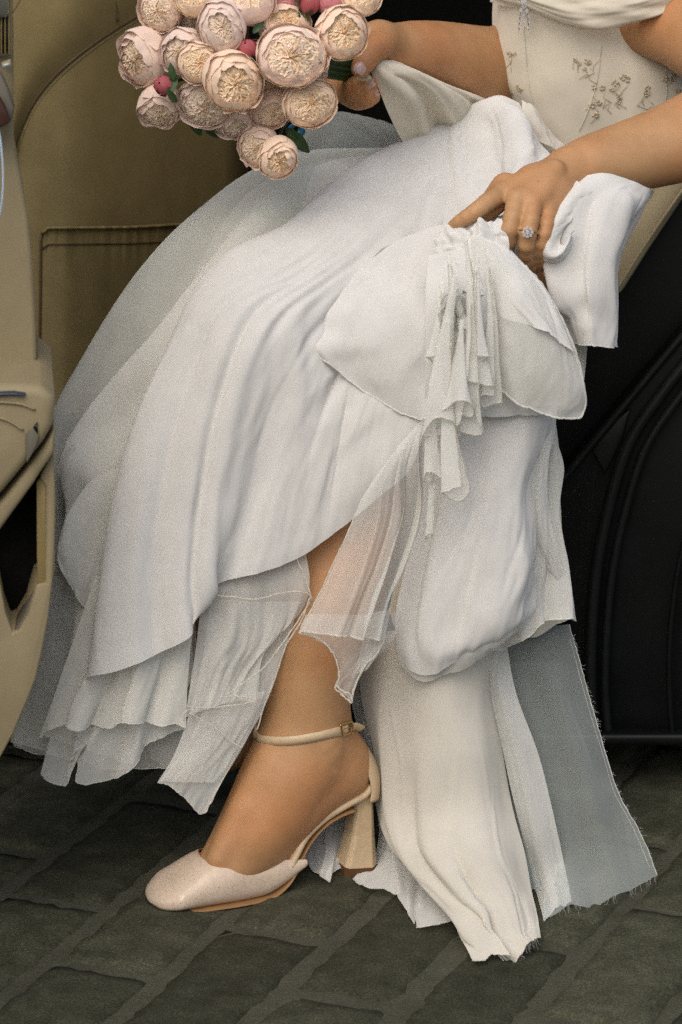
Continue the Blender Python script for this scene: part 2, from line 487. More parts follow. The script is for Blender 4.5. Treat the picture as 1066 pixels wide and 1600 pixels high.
# far return so the seat is a body, not a sheet
ret = MB(); ret.add(V, Fc)
n0 = len(ret.v)
for j in range(nv):
    a = np.array(V[j * nu + nu - 1]); b_ = np.array(V[j * nu])
    ret.v += [tuple(a + (.02, .10, 0)), tuple(a + (-.03, .16, 0)), tuple(b_ + (-.02, .16, 0))]
for j in range(nv - 1):
    ret.f.append((j*nu+nu-1, n0+j*3, n0+j*3+3, (j+1)*nu+nu-1))
    ret.f.append((n0+j*3, n0+j*3+1, n0+j*3+4, n0+j*3+3))
    ret.f.append((n0+j*3+1, n0+j*3+2, n0+j*3+5, n0+j*3+4))
    ret.f.append((n0+j*3+2, j*nu, (j+1)*nu, n0+j*3+5))
front_seat = keep(ret.build('front_seat', M['seat']))
front_seat['label'] = 'tan leather front seat seen from behind'
def on_seat(px, py, lift=0.0):
    u = (px - 6) / 350.0; v = (640 - py) / 900.0
    return P(px, py, seat_point(u, v)[2] - lift)
# side bolster panel outside the curved seam (stands a little proud)
seam = [(18, 262), (25, 226), (38, 190), (60, 150), (84, 121), (112, 95), (150, 66), (190, 40), (226, 19), (262, -2), (300, -30)]
sp_ = cat_spline(seam, 40)
mbp = MB(); rows = []
for tt in np.linspace(0, 1, 12):
    rr = []
    for (x, y) in sp_:
        ox, oy = x * (1 - tt) + 8 * tt * 0 + tt * min(x, 10), y * (1 - tt) + tt * (-60) if False else y + 0 * tt
        # sweep towards the top-left corner
        cx, cy_ = 12 + (x - 12) * (1 - tt), y - tt * 90 - tt * (x * .25)
        lift = 0.0008 + 0.011 * math.sin(min(1, tt * 2.6) * math.pi / 2)
        rr.append(on_seat(cx, cy_, lift))
    rows.append(rr)
mbp.add([q for r_ in rows for q in r_], grid_faces(len(rows), 40))
def ksub(o, par):
    o.parent = par; o.matrix_parent_inverse = par.matrix_world.inverted() if par.parent is None else Matrix.Identity(4)
    return o
sb = mbp.build('side_bolster', M['seat']); sb.parent = front_seat
pip = tube('piping', [on_seat(x, y, .0010) for x, y in sp_], .0012, M['piping'], front_seat, 6)
pip2 = tube('piping', [on_seat(x + 5, y + 4, -.0002) for x, y in sp_], .0008, M['seat'], front_seat, 6)
s2 = cat_spline([(20, 20), (30, 4), (40, -14), (60, -40)], 16)
tube('seam', [on_seat(x, y, .011) for x, y in s2], .0010, M['piping'], front_seat, 6)
s3 = cat_spline([(172, -30), (178, -5), (183, 15), (184, 33)], 14)
tube('seam', [on_seat(x, y, .006) for x, y in s3], .0012, M['piping'], front_seat, 6)
# map pocket, top gathered on elastic
pk = MB(); nU, nV = 70, 24
for j in range(nV):
    for i in range(nU):
        u, v = i / (nU - 1), j / (nV - 1)
        px = 66 + u * 235 + 3 * (1 - v) * 0
        ytop = 356 - 2 * u * 1 - 16 * max(0, u - .55) ** 1.4 + 8 * max(0, .04 - u) / .04
        py = ytop + v * 290
        px += -4 * v
        gather = (math.sin(u * 70 + 3 * math.sin(u * 11)) * .0012 + .0009 * math.sin(u * 173)) * math.exp(-((v - .02) * 7) ** 2)
        fall = 0.0010 * math.sin(u * 32 + 2) * math.exp(-v * 3)
        lift = 0.004 + 0.012 * math.sin(min(1, u * 6) * math.pi / 2) * (0.5 + 0.5 * math.exp(-v * 2)) + gather + fall
        if v < 0.035: lift += 0.001
        pk.v.append(tuple(on_seat(px, py, lift)))
pk.f = grid_faces(nV, nU)
n0 = len(pk.v)
for i in range(nU): 
    q = np.array(pk.v[i]); pk.v.append((q[0], q[1] + .006, q[2] - .001))
for i in range(nU - 1): pk.f.append((i, i+1, n0+i+1, n0+i))
n1 = len(pk.v)
for j in range(nV):
    q = np.array(pk.v[j * nU]); pk.v.append((q[0] - .001, q[1] + .008, q[2]))
for j in range(nV - 1): pk.f.append((j*nU, n1+j, n1+j+1, (j+1)*nU))
pocket = pk.build('map_pocket', M['seat'], front_seat)
for yy, rad in ((0.0, .0017), (0.085, .0008)):
    pts = []
    for i in range(nU):
        u = i / (nU - 1); q = np.array(pk.v[i + int(round(yy * (nV - 1))) * nU]); pts.append(q + (0, -.0012, 0))
    tube('pocket_seam', pts, rad, M['seat'] if yy == 0 else M['piping'], pocket, 6)
tube('pocket_seam', [np.array(pk.v[j * nU]) + (-.0008, -.0006, 0) for j in range(nV)], .0014, M['piping'], pocket, 6)
# the open door, seen along its inner face
door = keep(slab('door', [P(*q) for q in ((-160, -120, 2.98), (16, -120, 2.98), (22, 60, 2.98), (22, 225, 2.98), (33, 275, 2.98), (43, 330, 2.98), (50, 400, 2.98), (54, 470, 2.98), (57, 540, 2.98), (58, 640, 2.98), (-160, 640, 2.98))], (-.042, .35, .0), M['trim'], None, .004))
door['label'] = 'open rear door with beige inner panel'
DX = (-.016, .14, 0)
lo = slab('door_lower_panel', [P(x, y, 2.93) for x, y in ((-160, 905), (0, 910), (9, 958), (20, 990), (30, 985), (45, 958), (57, 914), (72, 911), (71, 760), (62, 748), (84, 700), (87, 780), (86, 840), (83, 905), (76, 965), (66, 1018), (56, 1062), (40, 1102), (22, 1145), (2, 1182), (-20, 1215), (-160, 1215))], DX, M['trim'], door, .002, segs=2)
# arm rest: rounded cap
ar = slab('armrest', [P(x, y, 2.905) for x, y in ((-160, 598), (0, 602), (30, 602), (60, 604), (76, 609), (86, 624), (86, 642), (84, 664), (70, 690), (40, 728), (5, 770), (-30, 806), (-160, 860))], (-.016, .16, .006), M['trim'], door, .009, segs=4)
tube('armrest_seam', [P(x, y, 2.9035) for x, y in ((-30, 648), (0, 653), (18, 660), (36, 672))], .0011, M['trim'], ar, 6, 16)
tube('armrest_seam', [P(x, y, 2.9035) for x, y in ((-20, 627), (10, 629), (35, 632), (55, 640))], .0011, M['trim'], ar, 6, 16)
slab('lock_plate', [P(x, y, 2.9025) for x, y in ((39, 690), (41, 677), (52, 668), (61, 681), (58, 694), (50, 710), (42, 724))], (0, .004, 0), M['trim_dark'], ar, .0008)
slab('lock_slot', [P(x, y, 2.902) for x, y in ((52, 668), (58, 660), (59, 678))], (0, .004, 0), M['rubber'], ar, 0)
bt = slab('highlit_slit', [P(x, y, 2.9) for x, y in ((-14, 617), (2, 615), (22, 614.5), (40, 617), (36, 619.5), (18, 618), (-10, 620))], (0, .008, .001), M['highlit_slit'], ar, .0006)  # dark slit in the arm rest; its bluish highlight is put into the colour
# pull strap below it, then the dark pocket behind
pl = slab('pull_handle', [P(x, y, 2.915) for x, y in ((-160, 905), (-60, 860), (0, 830), (54, 755), (64, 738), (86, 706), (86, 668), (70, 697), (40, 737), (5, 781), (-30, 816), (-160, 870))], (-.012, .12, .004), M['trim'], door, .005, segs=3)
slab('door_pocket', [P(x, y, 2.99) for x, y in ((-160, 820), (76, 735), (78, 920), (44, 1004), (8, 1004), (-160, 930))], (0, .02, 0), M['carpet_and_shade'], door, 0)
slab('pocket_side', [P(x, y, 2.932) for x, y in ((57, 754), (71, 738), (78, 740), (79, 914), (58, 914))], (.001, .04, 0), M['seat'], door, .001)
slab('pocket_floor', [P(x, y, 2.934) for x, y in ((57, 913), (78, 913), (64, 962), (44, 990), (30, 1000), (19, 992), (38, 962))], (.0, .04, .004), M['trim_dark'], door, .002)
# outer skin of the door, swinging out towards the viewer beyond the left edge of the view, added to shade the ground
ds = box('door_skin', (-.60, 2.76, .62), (.10, .92, .88), M['black_paint'], door, .03)
ds.rotation_euler = (0, 0, -R(21)); ds.location = Vector((-.60, 2.76, .62)) - Matrix.Rotation(-R(21), 3, 'Z') @ Vector((-.60, 2.76, .62))
# slatted vent, button and belt tongue at the top of the door edge
slab('vent', [P(x, y, 2.968) for x, y in ((-40, -60), (19, -60), (19, 86), (-40, 90))], (0, .01, 0), M['trim'], door, .001)
for x in (-6, 1, 7, 13):
    slab('vent_slat', [P(x, -60, 2.962), P(x + 2.2, -60, 2.962), P(x + 2.2, 84, 2.962), P(x, 84, 2.962)], (0, .006, 0), M['seat'], door, .0004)
for x in (-2.4, 4.2, 10.0):
    slab('vent_gap', [P(x, 28, 2.966), P(x + 2.6, 28, 2.966), P(x + 2.6, 84, 2.966), P(x, 84, 2.966)], (0, .004, 0), M['rubber'], door, 0)
slab('belt_tongue', [P(x, y, 2.957) for x, y in ((-20, -40), (13, -40), (13, 20), (9, 27), (-20, 28))], (0, .006, 0), M['chrome'], door, .001)
slab('button', [P(x, y, 2.964) for x, y in ((2, 98), (17, 93), (18, 104), (4, 109))], (0, .006, 0), M['trim'], door, .001)
slab('button_mark', [P(x, y, 2.9634) for x, y in ((5, 101), (15, 98), (15, 102), (5, 105))], (0, .002, 0), M['cable'], door, 0)
slab('belt_guide', [P(x, y, 2.952) for x, y in ((-40, 108), (0, 112), (12, 138), (22, 168), (18, 190), (-40, 190))], (0, .01, 0), M['trim_dark'], door, .002)

tab = keep(slab('luggage_tag', [P(x, y, 2.94) for x, y in ((-40, 140), (0, 152), (10, 172), (17, 191), (6, 198), (-40, 214))], (0, .007, 0), M['brown'], None, .002))
tab.parent = None; tab.matrix_parent_inverse = Matrix.Identity(4)
tag(tab, 'small dark brown leather flap hanging against the beige door edge', 'leather tag')
cab = tube('cable', [P(*q) for q in ((-12, 180, 2.945), (-2, 205, 2.94), (3, 240, 2.938), (5, 275, 2.938), (3, 315, 2.938), (-2, 342, 2.94), (-14, 370, 2.945))], .0011, M['cable'], None, 6, 30)
tag(cab, 'thin pale blue cable hanging in a loop below the brown flap', 'cable')
lp = tube('strap_loop', [P(*q) for q in ((452, 204, 3.37), (458, 196, 3.37), (468, 194, 3.37), (471, 206, 3.37), (464, 218, 3.37), (454, 224, 3.37), (448, 240, 3.37))], .0042, M['blue'], None, 8, 26, flat=.4)
tag(lp, 'small blue strap loop lying on the seat below the bouquet', 'strap')
# ------------------------------------------------------------------ the person: one continuous skin grown from a distance field
VOX = 0.0021
LO = np.array((-0.215, 2.98, -0.004)); HI = np.array((0.36, 3.60, 0.86))
DIM = np.ceil((HI - LO) / VOX).astype(int) + 1
SDF = np.full(DIM, 0.05, np.float32)
def cone(a, b, ra, rb, k=0.006, sub=False):
    """round cone from a to b, blended into the field over k metres"""
    a = np.asarray(a, float); b = np.asarray(b, float)
    m = max(ra, rb) + k + 4 * VOX
    i0 = np.maximum(np.floor((np.minimum(a, b) - m - LO) / VOX).astype(int), 0)
    i1 = np.minimum(np.ceil((np.maximum(a, b) + m - LO) / VOX).astype(int) + 1, DIM)
    if np.any(i1 <= i0): return
    ax = [LO[q] + np.arange(i0[q], i1[q]) * VOX for q in range(3)]
    X = ax[0][:, None, None] - a[0]; Y = ax[1][None, :, None] - a[1]; Z = ax[2][None, None, :] - a[2]
    d = b - a; L = float(d @ d) + 1e-12
    t = np.clip((X * d[0] + Y * d[1] + Z * d[2]) / L, 0, 1)
    D = np.sqrt((X - t * d[0]) ** 2 + (Y - t * d[1]) ** 2 + (Z - t * d[2]) ** 2) - (ra + (rb - ra) * t)
    sl = SDF[i0[0]:i1[0], i0[1]:i1[1], i0[2]:i1[2]]
    if sub:
        D = -D
        h = np.maximum(k - np.abs(D - sl), 0) / k
        sl[...] = np.maximum(sl, D) + h * h * k * 0.25
    else:
        h = np.maximum(k - np.abs(D - sl), 0) / k
        sl[...] = np.minimum(sl, D) - h * h * k * 0.25
def chain(pts, rad, k=0.006, n=None):
    p = np.asarray(pts, float)
    if n:
        q = cat_spline(np.hstack([p, np.asarray(rad, float)[:, None]]), n); p, rad = q[:, :3], q[:, 3]
    for i in range(len(p) - 1): cone(p[i], p[i+1], rad[i], rad[i+1], k)
SC = 1700.0     # photograph pixels per metre near the figure
# --- the foot: frame of the vertical plane through its middle
hg, tg = PG(568, 1369), PG(262, 1429)
for _ in range(4):
    fdir = (tg - hg)[:2]; fdir = fdir / np.linalg.norm(fdir)
    fside = np.array((fdir[1], -fdir[0]))         # towards the far side
    if fside[1] < 0: fside = -fside
    hg, tg = PG(568, 1369), PG(262, 1429)
    hg[:2] += fside * .0168; tg[:2] += fside * .029
heel_g, toe_g = hg, tg
def PF(px, py, off=0.0):
    """pixel to the vertical plane of the foot, pushed off metres to its far side"""
    o = np.array((heel_g[0] + fside[0] * off, heel_g[1] + fside[1] * off)); d = ray(px, py)
    t = (o @ fside) / (d[0] * fside[0] + d[1] * fside[1])
    return np.array((0, 0, CAM_H)) + d * t
foot_c = 0.0
def FC(px, py, off=0.0): return PF(px, py, off)
def FN(px, py, hw):
    """middle-plane point of a feature whose near edge, hw from the middle, is seen at the pixel"""
    q = PF(px, py, -hw); q[:2] += fside * hw; return q
# leg
chain([FC(478, 1128), FC(486, 1060), FC(500, 985), FC(522, 900, .006), FC(545, 800, .018), FC(568, 690, .034), FC(588, 600, .046), FC(598, 540, .05)],
      [.0330, .0335, .0385, .044, .048, .046, .046, .048], .02, 16)
chain([FC(598, 540, .05), P(700, 480, 3.29), P(820, 370, 3.38), P(930, 300, 3.50)], [.048, .050, .052, .055], .03, 10)
# foot: ankle, heel, arch, instep, ball
chain([FC(478, 1135), FC(484, 1175), FC(516, 1198)], [.0335, .035, .0285], .02)
chain([FC(528, 1190), FC(545, 1208)], [.0215, .0205], .02)
chain([FC(508, 1140), FC(543, 1175)], [.020, .014], .02)          # tendon down to the heel
chain([FC(462, 1180), FC(432, 1245), FC(392, 1312), FC(345, 1368), FC(300, 1395)], [.0355, .0325, .0270, .0185, .012], .02, 12)
chain([FC(520, 1204), FC(474, 1250), FC(428, 1305), FC(392, 1352)], [.0215, .0175, .0155, .012], .02, 8)
chain([FC(440, 1215, -.010), FC(392, 1300, -.009), FC(350, 1362, -.006)], [.021, .016, .009], .02)
chain([FC(430, 1255, .014), FC(375, 1335, .015)], [.019, .016], .02)
cone(FC(507, 1166, -.029), FC(511, 1172, -.030), .0098, .0085, .012)     # ankle bone
for off in (-.012, -.003, .006):                                    # tendons over the instep
    chain([FC(425, 1190, off), FC(385, 1262, off), FC(340, 1340, off * 1.3)], [.0145, .0128, .0094], .009)
# the other leg under the skirt
chain([P(430, 520, 3.22), P(400, 640, 3.24), P(380, 800, 3.26), P(370, 950, 3.26), P(362, 1080, 3.25)], [.055, .054, .050, .040, .034], .02, 10)
chain([P(430, 520, 3.22), P(560, 410, 3.36), P(760, 300, 3.52)], [.055, .058, .060], .03, 8)
chain([P(362, 1080, 3.25), P(345, 1150, 3.23), P(300, 1200, 3.19)], [.034, .030, .020], .02)
# hips and trunk inside the bodice
chain([P(890, 285, 3.51), P(880, 200, 3.51), P(905, 100, 3.51), P(960, 5, 3.52)], [.075, .072, .080, .076], .04)
chain([P(985, 160, 3.55), P(1040, 30, 3.56)], [.075, .078], .04)
chain([P(990, 90, 3.53), P(1090, 40, 3.50)], [.060, .055], .04)
# near arm (upper arm leaves the picture, fore-arm comes back in)
chain([P(1010, 30, 3.42), P(1120, 60, 3.36), P(1230, 130, 3.29)], [.034, .040, .036], .03)
chain([P(1230, 140, 3.29), P(1120, 196, 3.27), P(1040, 228, 3.245), P(960, 250, 3.222), P(915, 262, 3.205), P(888, 270, 3.195)],
      [.036, .034, .0285, .0235, .0205, .0195], .02, 14)
# back of the hand
HY = 3.17
KN = {'index': (786, 300, 3.148), 'middle': (808, 312, 3.136), 'ring': (832, 318, 3.134), 'little': (857, 330, 3.140)}
for nm, r0, r1 in (('index', .0155, .0092), ('middle', .0155, .0098), ('ring', .0150, .0092), ('little', .0140, .0082)):
    off = {'index': -6, 'middle': -2, 'ring': 3, 'little': 8}[nm]
    chain([P(888 + off * .5, 268 + off, 3.193), P(*[(a + b) / 2 for a, b in zip((882 + off * .5, 268 + off, 3.182), KN[nm])]), KN and P(*KN[nm])], [r0, .0122, r1], .010)
for nm in KN:                                                     # knuckles
    x, y, Y = KN[nm]; cone(P(x, y - 2, Y - .004), P(x, y + 2, Y - .004), .0073, .0070, .006)
for nm in ('index', 'middle', 'ring'):                              # tendons
    x, y, Y = KN[nm]
    chain([P(868, 264, 3.164), P(x + 14, y - 9, Y + .001)], [.0048, .0046], .008)
FK = .0022
chain([P(*KN['index']), P(762, 316, 3.130), P(742, 331, 3.122), P(722, 344, 3.124), P(708, 352, 3.128)], [0.0092, 0.0081, 0.0072, 0.0063, 0.0050], FK, 9)
chain([P(790, 292, 3.158), P(772, 316, 3.150), P(752, 336, 3.146), P(742, 350, 3.148)], [.013, .0115, .0095, .0075], FK, 8)        # thumb behind it
chain([P(*KN['middle']), P(801, 340, 3.117), P(794, 368, 3.112), P(790, 400, 3.128), P(796, 424, 3.145)], [0.0092, 0.0081, 0.0077, 0.0074, 0.0061], FK, 9)
chain([P(*KN['ring']), P(829, 346, 3.114), P(824, 374, 3.110), P(823, 404, 3.126), P(830, 424, 3.145)], [0.0088, 0.0078, 0.0075, 0.0072, 0.0061], FK, 9)
chain([P(*KN['little']), P(853, 354, 3.122), P(847, 378, 3.119), P(842, 402, 3.132), P(846, 416, 3.145)], [0.0077, 0.0068, 0.0064, 0.0061, 0.0052], FK, 9)
# far arm and the hand round the bouquet stems
chain([P(960, 60, 3.60), P(870, 110, 3.56), P(800, 120, 3.50)], [.042, .040, .037], .03)
chain([P(800, 120, 3.50), P(735, 108, 3.44), P(680, 92, 3.39), P(640, 84, 3.35), P(618, 82, 3.33)], [.037, .0345, .0285, .0235, .0215], .02, 12)
chain([P(618, 80, 3.33), P(592, 70, 3.31), P(566, 72, 3.295)], [.022, .020, .014], .014)
chain([P(612, 94, 3.335), P(575, 120, 3.32), P(548, 138, 3.31)], [.020, .017, .012], .014)
chain([P(600, 66, 3.298), P(583, 78, 3.280), P(571, 94, 3.268), P(563, 108, 3.262)], [.0140, .0115, .0098, .0084], .004, 8)          # thumb
chain([P(570, 66, 3.31), P(540, 62, 3.30), P(516, 72, 3.30)], [.0100, .0088, .0078], .003)
for (x, y, Yk, x2, y2) in ((536, 134, 3.318, 580, 129), (540, 146, 3.312, 582, 139), (552, 153, 3.306, 586, 150)):
    chain([P(x - 18, y - 12, Yk + .006), P(x, y, Yk), P((x + x2) / 2, y2 + 5, 3.285), P(x2 - 4, y2 + 1, 3.276)], [.0090, .0098, .0090, .0076], FK, 8)

def surface_nets(A, lo, vox):
    ins = A < 0
    nx, ny, nz = A.shape
    acc = {}
    ids, pos, quads = [], [], []
    strides = (ny * nz, nz, 1)
    flat = A.ravel()
    for ax in range(3):
        s0 = [slice(None)] * 3; s1 = [slice(None)] * 3
        s0[ax] = slice(0, -1); s1[ax] = slice(1, None)
        ch = ins[tuple(s0)] != ins[tuple(s1)]
        I = np.argwhere(ch)
        a = A[I[:, 0], I[:, 1], I[:, 2]]
        J = I.copy(); J[:, ax] += 1
        b = A[J[:, 0], J[:, 1], J[:, 2]]
        p = I.astype(float); p[:, ax] += a / (a - b)
        o1, o2 = (ax + 1) % 3, (ax + 2) % 3
        ok = (I[:, o1] > 0) & (I[:, o2] > 0) & (I[:, o1] < DIM[o1] - 1) & (I[:, o2] < DIM[o2] - 1)
        I, p, a = I[ok], p[ok], a[ok]
        cells = []
        for d1, d2 in ((0, 0), (-1, 0), (-1, -1), (0, -1)):
            c = I.copy(); c[:, o1] += d1; c[:, o2] += d2
            cid = c[:, 0] * strides[0] + c[:, 1] * strides[1] + c[:, 2]
            cells.append(cid); ids.append(cid); pos.append(p)
        q = np.stack(cells, 1)
        q[a >= 0] = q[a >= 0][:, ::-1]
        quads.append(q)
    ids = np.concatenate(ids); pos = np.concatenate(pos); quads = np.concatenate(quads)
    uq, inv = np.unique(ids, return_inverse=True)
    cnt = np.bincount(inv)
    V = np.stack([np.bincount(inv, pos[:, k]) / cnt for k in range(3)], 1) * vox + lo
    Q = np.searchsorted(uq, quads)
    return V, Q
def big_mesh(name, V, Q):
    me = bpy.data.meshes.new(name)
    me.vertices.add(len(V)); me.vertices.foreach_set('co', V.astype(np.float32).ravel())
    n = Q.shape[1]
    me.loops.add(Q.size); me.loops.foreach_set('vertex_index', Q.astype(np.int32).ravel())
    me.polygons.add(len(Q)); me.polygons.foreach_set('loop_start', np.arange(len(Q), dtype=np.int32) * n)
    me.update(calc_edges=True); me.validate()
    return me
def skin_mat():
    m, t, b, out = new_mat('skin')
    tc = N(t, 'ShaderNodeTexCoord')
    n1 = N(t, 'ShaderNodeTexNoise', Scale=32.0, Detail=5.0, Roughness=0.6)
    n2 = N(t, 'ShaderNodeTexNoise', Scale=1100.0, Detail=2.0)
    vo = N(t, 'ShaderNodeTexVoronoi', Scale=24.0)
    for n in (n1, n2, vo): t.links.new(tc.outputs['Object'], n.inputs['Vector'])
    base = ramp(t, n1.outputs['Fac'], [(0.28, (0.43, 0.222, 0.098)), (0.5, (0.485, 0.258, 0.118)), (0.75, (0.53, 0.286, 0.138))])
    n5 = N(t, 'ShaderNodeTexNoise', Scale=9.0, Detail=3.0)
    t.links.new(tc.outputs['Object'], n5.inputs['Vector'])
    blot = ramp(t, n5.outputs['Fac'], [(0.35, (1.08, .94, .88)), (0.65, (.97, 1.04, 1.10))])
    mb_ = N(t, 'ShaderNodeMix', data_type='RGBA', blend_type='MULTIPLY'); mb_.inputs[0].default_value = 1.0
    t.links.new(base, mb_.inputs[6]); t.links.new(blot, mb_.inputs[7]); base = mb_.outputs[2]
    # a few small freckles
    fr = ramp(t, vo.outputs['Distance'], [(0.02, (0.45, 0.3, 0.25)), (0.03, (1, 1, 1))])
    mul = N(t, 'ShaderNodeMix', data_type='RGBA', blend_type='MULTIPLY'); mul.inputs[0].default_value = 0.55
    t.links.new(base, mul.inputs[6]); t.links.new(fr, mul.inputs[7])
    t.links.new(mul.outputs[2], b.inputs['Base Color'])
    b.inputs['Roughness'].default_value = 0.5
    b.inputs['Specular IOR Level'].default_value = 0.35
    b.inputs['Subsurface Weight'].default_value = 0.12
    b.inputs['Subsurface Radius'].default_value = (0.008, 0.003, 0.0015)
    bp = N(t, 'ShaderNodeBump', Strength=0.5, Distance=0.0004)
    t.links.new(n2.outputs['Fac'], bp.inputs['Height']); t.links.new(bp.outputs[0], b.inputs['Normal'])
    return m
M['skin'] = skin_mat()
V, Q = surface_nets(SDF, LO, VOX)
del SDF
from mathutils.bvhtree import BVHTree
bvh = BVHTree.FromPolygons([tuple(q) for q in V.tolist()], Q.tolist())
def skin_hit(px, py, lift=0.0):
    d = ray(px, py); d = d / np.linalg.norm(d)
    co, no, i, dist = bvh.ray_cast(Vector((0, 0, CAM_H)), Vector(tuple(d)))
    if co is None: return None, None
    n = np.array(no); n = n if n @ d < 0 else -n
    return np.array(co) + n * lift, n
person = link('person', big_mesh('person', V, Q), M['skin'])
tag(person, 'bride in a white organza wedding dress sitting sideways in the car, lifting her skirt', 'person')
def nail_mat():
    m = surface('pale_pink_nail', (0.62, 0.42, 0.36), 0.2, 0.05, spec=0.6); return m
M['nail'] = nail_mat()
def nail(c, along, out, ln, wd):
    a = np.asarray(along, float); a /= np.linalg.norm(a); o_ = np.asarray(out, float); o_ -= a * (o_ @ a); o_ /= np.linalg.norm(o_)
    s = np.cross(a, o_); V = []
    nu, nv = 7, 8
    for j in range(nv):
        v = j / (nv - 1) * 2 - 1
        hw = wd * (1 - max(0, abs(v) - .45) ** 2 * 1.9)
        for i in range(nu):
            u = i / (nu - 1) * 2 - 1
            V.append(c + a * v * ln + s * u * hw + o_ * (0.0016 - .0028 * u * u - .0008 * v * v))
    return link('fingernail', mesh('fingernail', V, grid_faces(nv, nu)), M['nail'], person)
toc = np.array((0.05, -0.92, 0.35))
nail(skin_hit(563, 106, .0004)[0], P(559, 116, 3.26) - P(566, 98, 3.266), toc, .0062, .0056)
nail(skin_hit(577, 132, .0004)[0], P(584, 127, 3.27) - P(566, 138, 3.28), toc, .0072, .0040)
nail(skin_hit(586, 147, .0004)[0], P(592, 143, 3.27) - P(580, 150, 3.28), toc, .0048, .0034)

# ------------------------------------------------------------------ ring on the near hand
rc = P(826, 362, 3.1115)
ring_n = P(829, 346, 3.114) - P(824, 374, 3.110); ring_n /= np.linalg.norm(ring_n)
e1 = np.cross(ring_n, (0, 1, 0)); e1 /= np.linalg.norm(e1); e2 = np.cross(ring_n, e1)
ring = tube('ring', [rc + (math.cos(a) * e1 + math.sin(a) * e2) * .0090 for a in np.linspace(0, 2 * math.pi, 40)], .0008, M['gold'], person, 6)
m, t, b, out = new_mat('diamond'); b.inputs['Base Color'].default_value = (0.9, 0.92, 0.95, 1); b.inputs['Roughness'].default_value = 0.06
b.inputs['Metallic'].default_value = 0.55; M['diamond'] = m
dc = P(824.5, 363, 3.1005)
def gem(c, r_, par):
    V = [c + np.array((r_ * math.cos(a) * .7, -r_ * .75, r_ * math.sin(a) * .7)) for a in np.arange(6) * math.pi / 3]
    V += [c + np.array((r_ * math.cos(a + .5), -r_ * .2, r_ * math.sin(a + .5))) for a in np.arange(6) * math.pi / 3] + [c + np.array((0, r_ * .9, 0))]
    Fc = [(0, 1, 2, 3, 4, 5)]
    for i in range(6):
        j = (i + 1) % 6; Fc += [(i, 6 + i, j), (j, 6 + i, 6 + j), (6 + i, 12, 6 + j)]
    return link('diamond', mesh('diamond', V, Fc), M['diamond'], par, smooth=False)
gem(dc + (0, -.0008, 0), .0021, ring)
for a in np.arange(8) * math.pi / 4: gem(dc + np.array((math.cos(a) * .0039, 0, math.sin(a) * .0039)), .0016, ring)

# ------------------------------------------------------------------ shoe
def glitter_mat():
    m, t, b, out = new_mat('pale_gold_glitter')
    tc = N(t, 'ShaderNodeTexCoord')
    vo = N(t, 'ShaderNodeTexVoronoi', Scale=1500.0)
    n1 = N(t, 'ShaderNodeTexNoise', Scale=70.0, Detail=4.0)
    for n in (vo, n1): t.links.new(tc.outputs['Object'], n.inputs['Vector'])
    c1 = ramp(t, n1.outputs['Fac'], [(0.3, (0.63, 0.50, 0.38)), (0.7, (0.70, 0.56, 0.43))])
    sep = N(t, 'ShaderNodeSeparateColor'); t.links.new(vo.outputs['Color'], sep.inputs[0])
    st = N(t, 'ShaderNodeMapRange'); st.inputs['From Min'].default_value = .86; st.inputs['From Max'].default_value = .95; st.inputs['To Max'].default_value = .5
    t.links.new(sep.outputs[0], st.inputs['Value'])
    t.links.new(st.outputs[0], b.inputs['Metallic'])
    hs = N(t, 'ShaderNodeMapRange'); hs.inputs['To Min'].default_value = .92; hs.inputs['To Max'].default_value = 1.08
    t.links.new(sep.outputs[1], hs.inputs['Value'])
    hv = N(t, 'ShaderNodeHueSaturation'); t.links.new(hs.outputs[0], hv.inputs['Value']); t.links.new(c1, hv.inputs['Color'])
    t.links.new(hv.outputs[0], b.inputs['Base Color'])
    b.inputs['Roughness'].default_value = 0.33
    # each flake tilts its own way
    sb_ = N(t, 'ShaderNodeVectorMath', operation='SUBTRACT'); sb_.inputs[1].default_value = (.5, .5, .5)
    t.links.new(vo.outputs['Color'], sb_.inputs[0])
    sc_ = N(t, 'ShaderNodeVectorMath', operation='SCALE'); sc_.inputs['Scale'].default_value = 0.16
    t.links.new(sb_.outputs[0], sc_.inputs[0])
    ge = N(t, 'ShaderNodeNewGeometry')
    ad = N(t, 'ShaderNodeVectorMath', operation='ADD'); t.links.new(ge.outputs['Normal'], ad.inputs[0]); t.links.new(sc_.outputs[0], ad.inputs[1])
    no = N(t, 'ShaderNodeVectorMath', operation='NORMALIZE'); t.links.new(ad.outputs[0], no.inputs[0])
    t.links.new(no.outputs[0], b.inputs['Normal'])
    return m
M['glitter'] = glitter_mat()
M['glitter_gold'] = surface('pale_gold_leather', (0.60, 0.45, 0.28), 0.38, 0.06, 200.0, .5, 1600.0, .0004, .5)
M['sole'] = surface('tan_sole', (0.30, 0.16, 0.065), 0.5, 0.1)
M['heel_tip'] = surface('brown_heel_tip', (0.12, 0.055, 0.022), 0.55, 0.1)
FU = np.array((0, 0, 1.0)); FA = np.array((fdir[0], fdir[1], 0)); FS = np.array((fside[0], fside[1], 0))
def prof(pxs, n): return cat_spline(pxs, n)
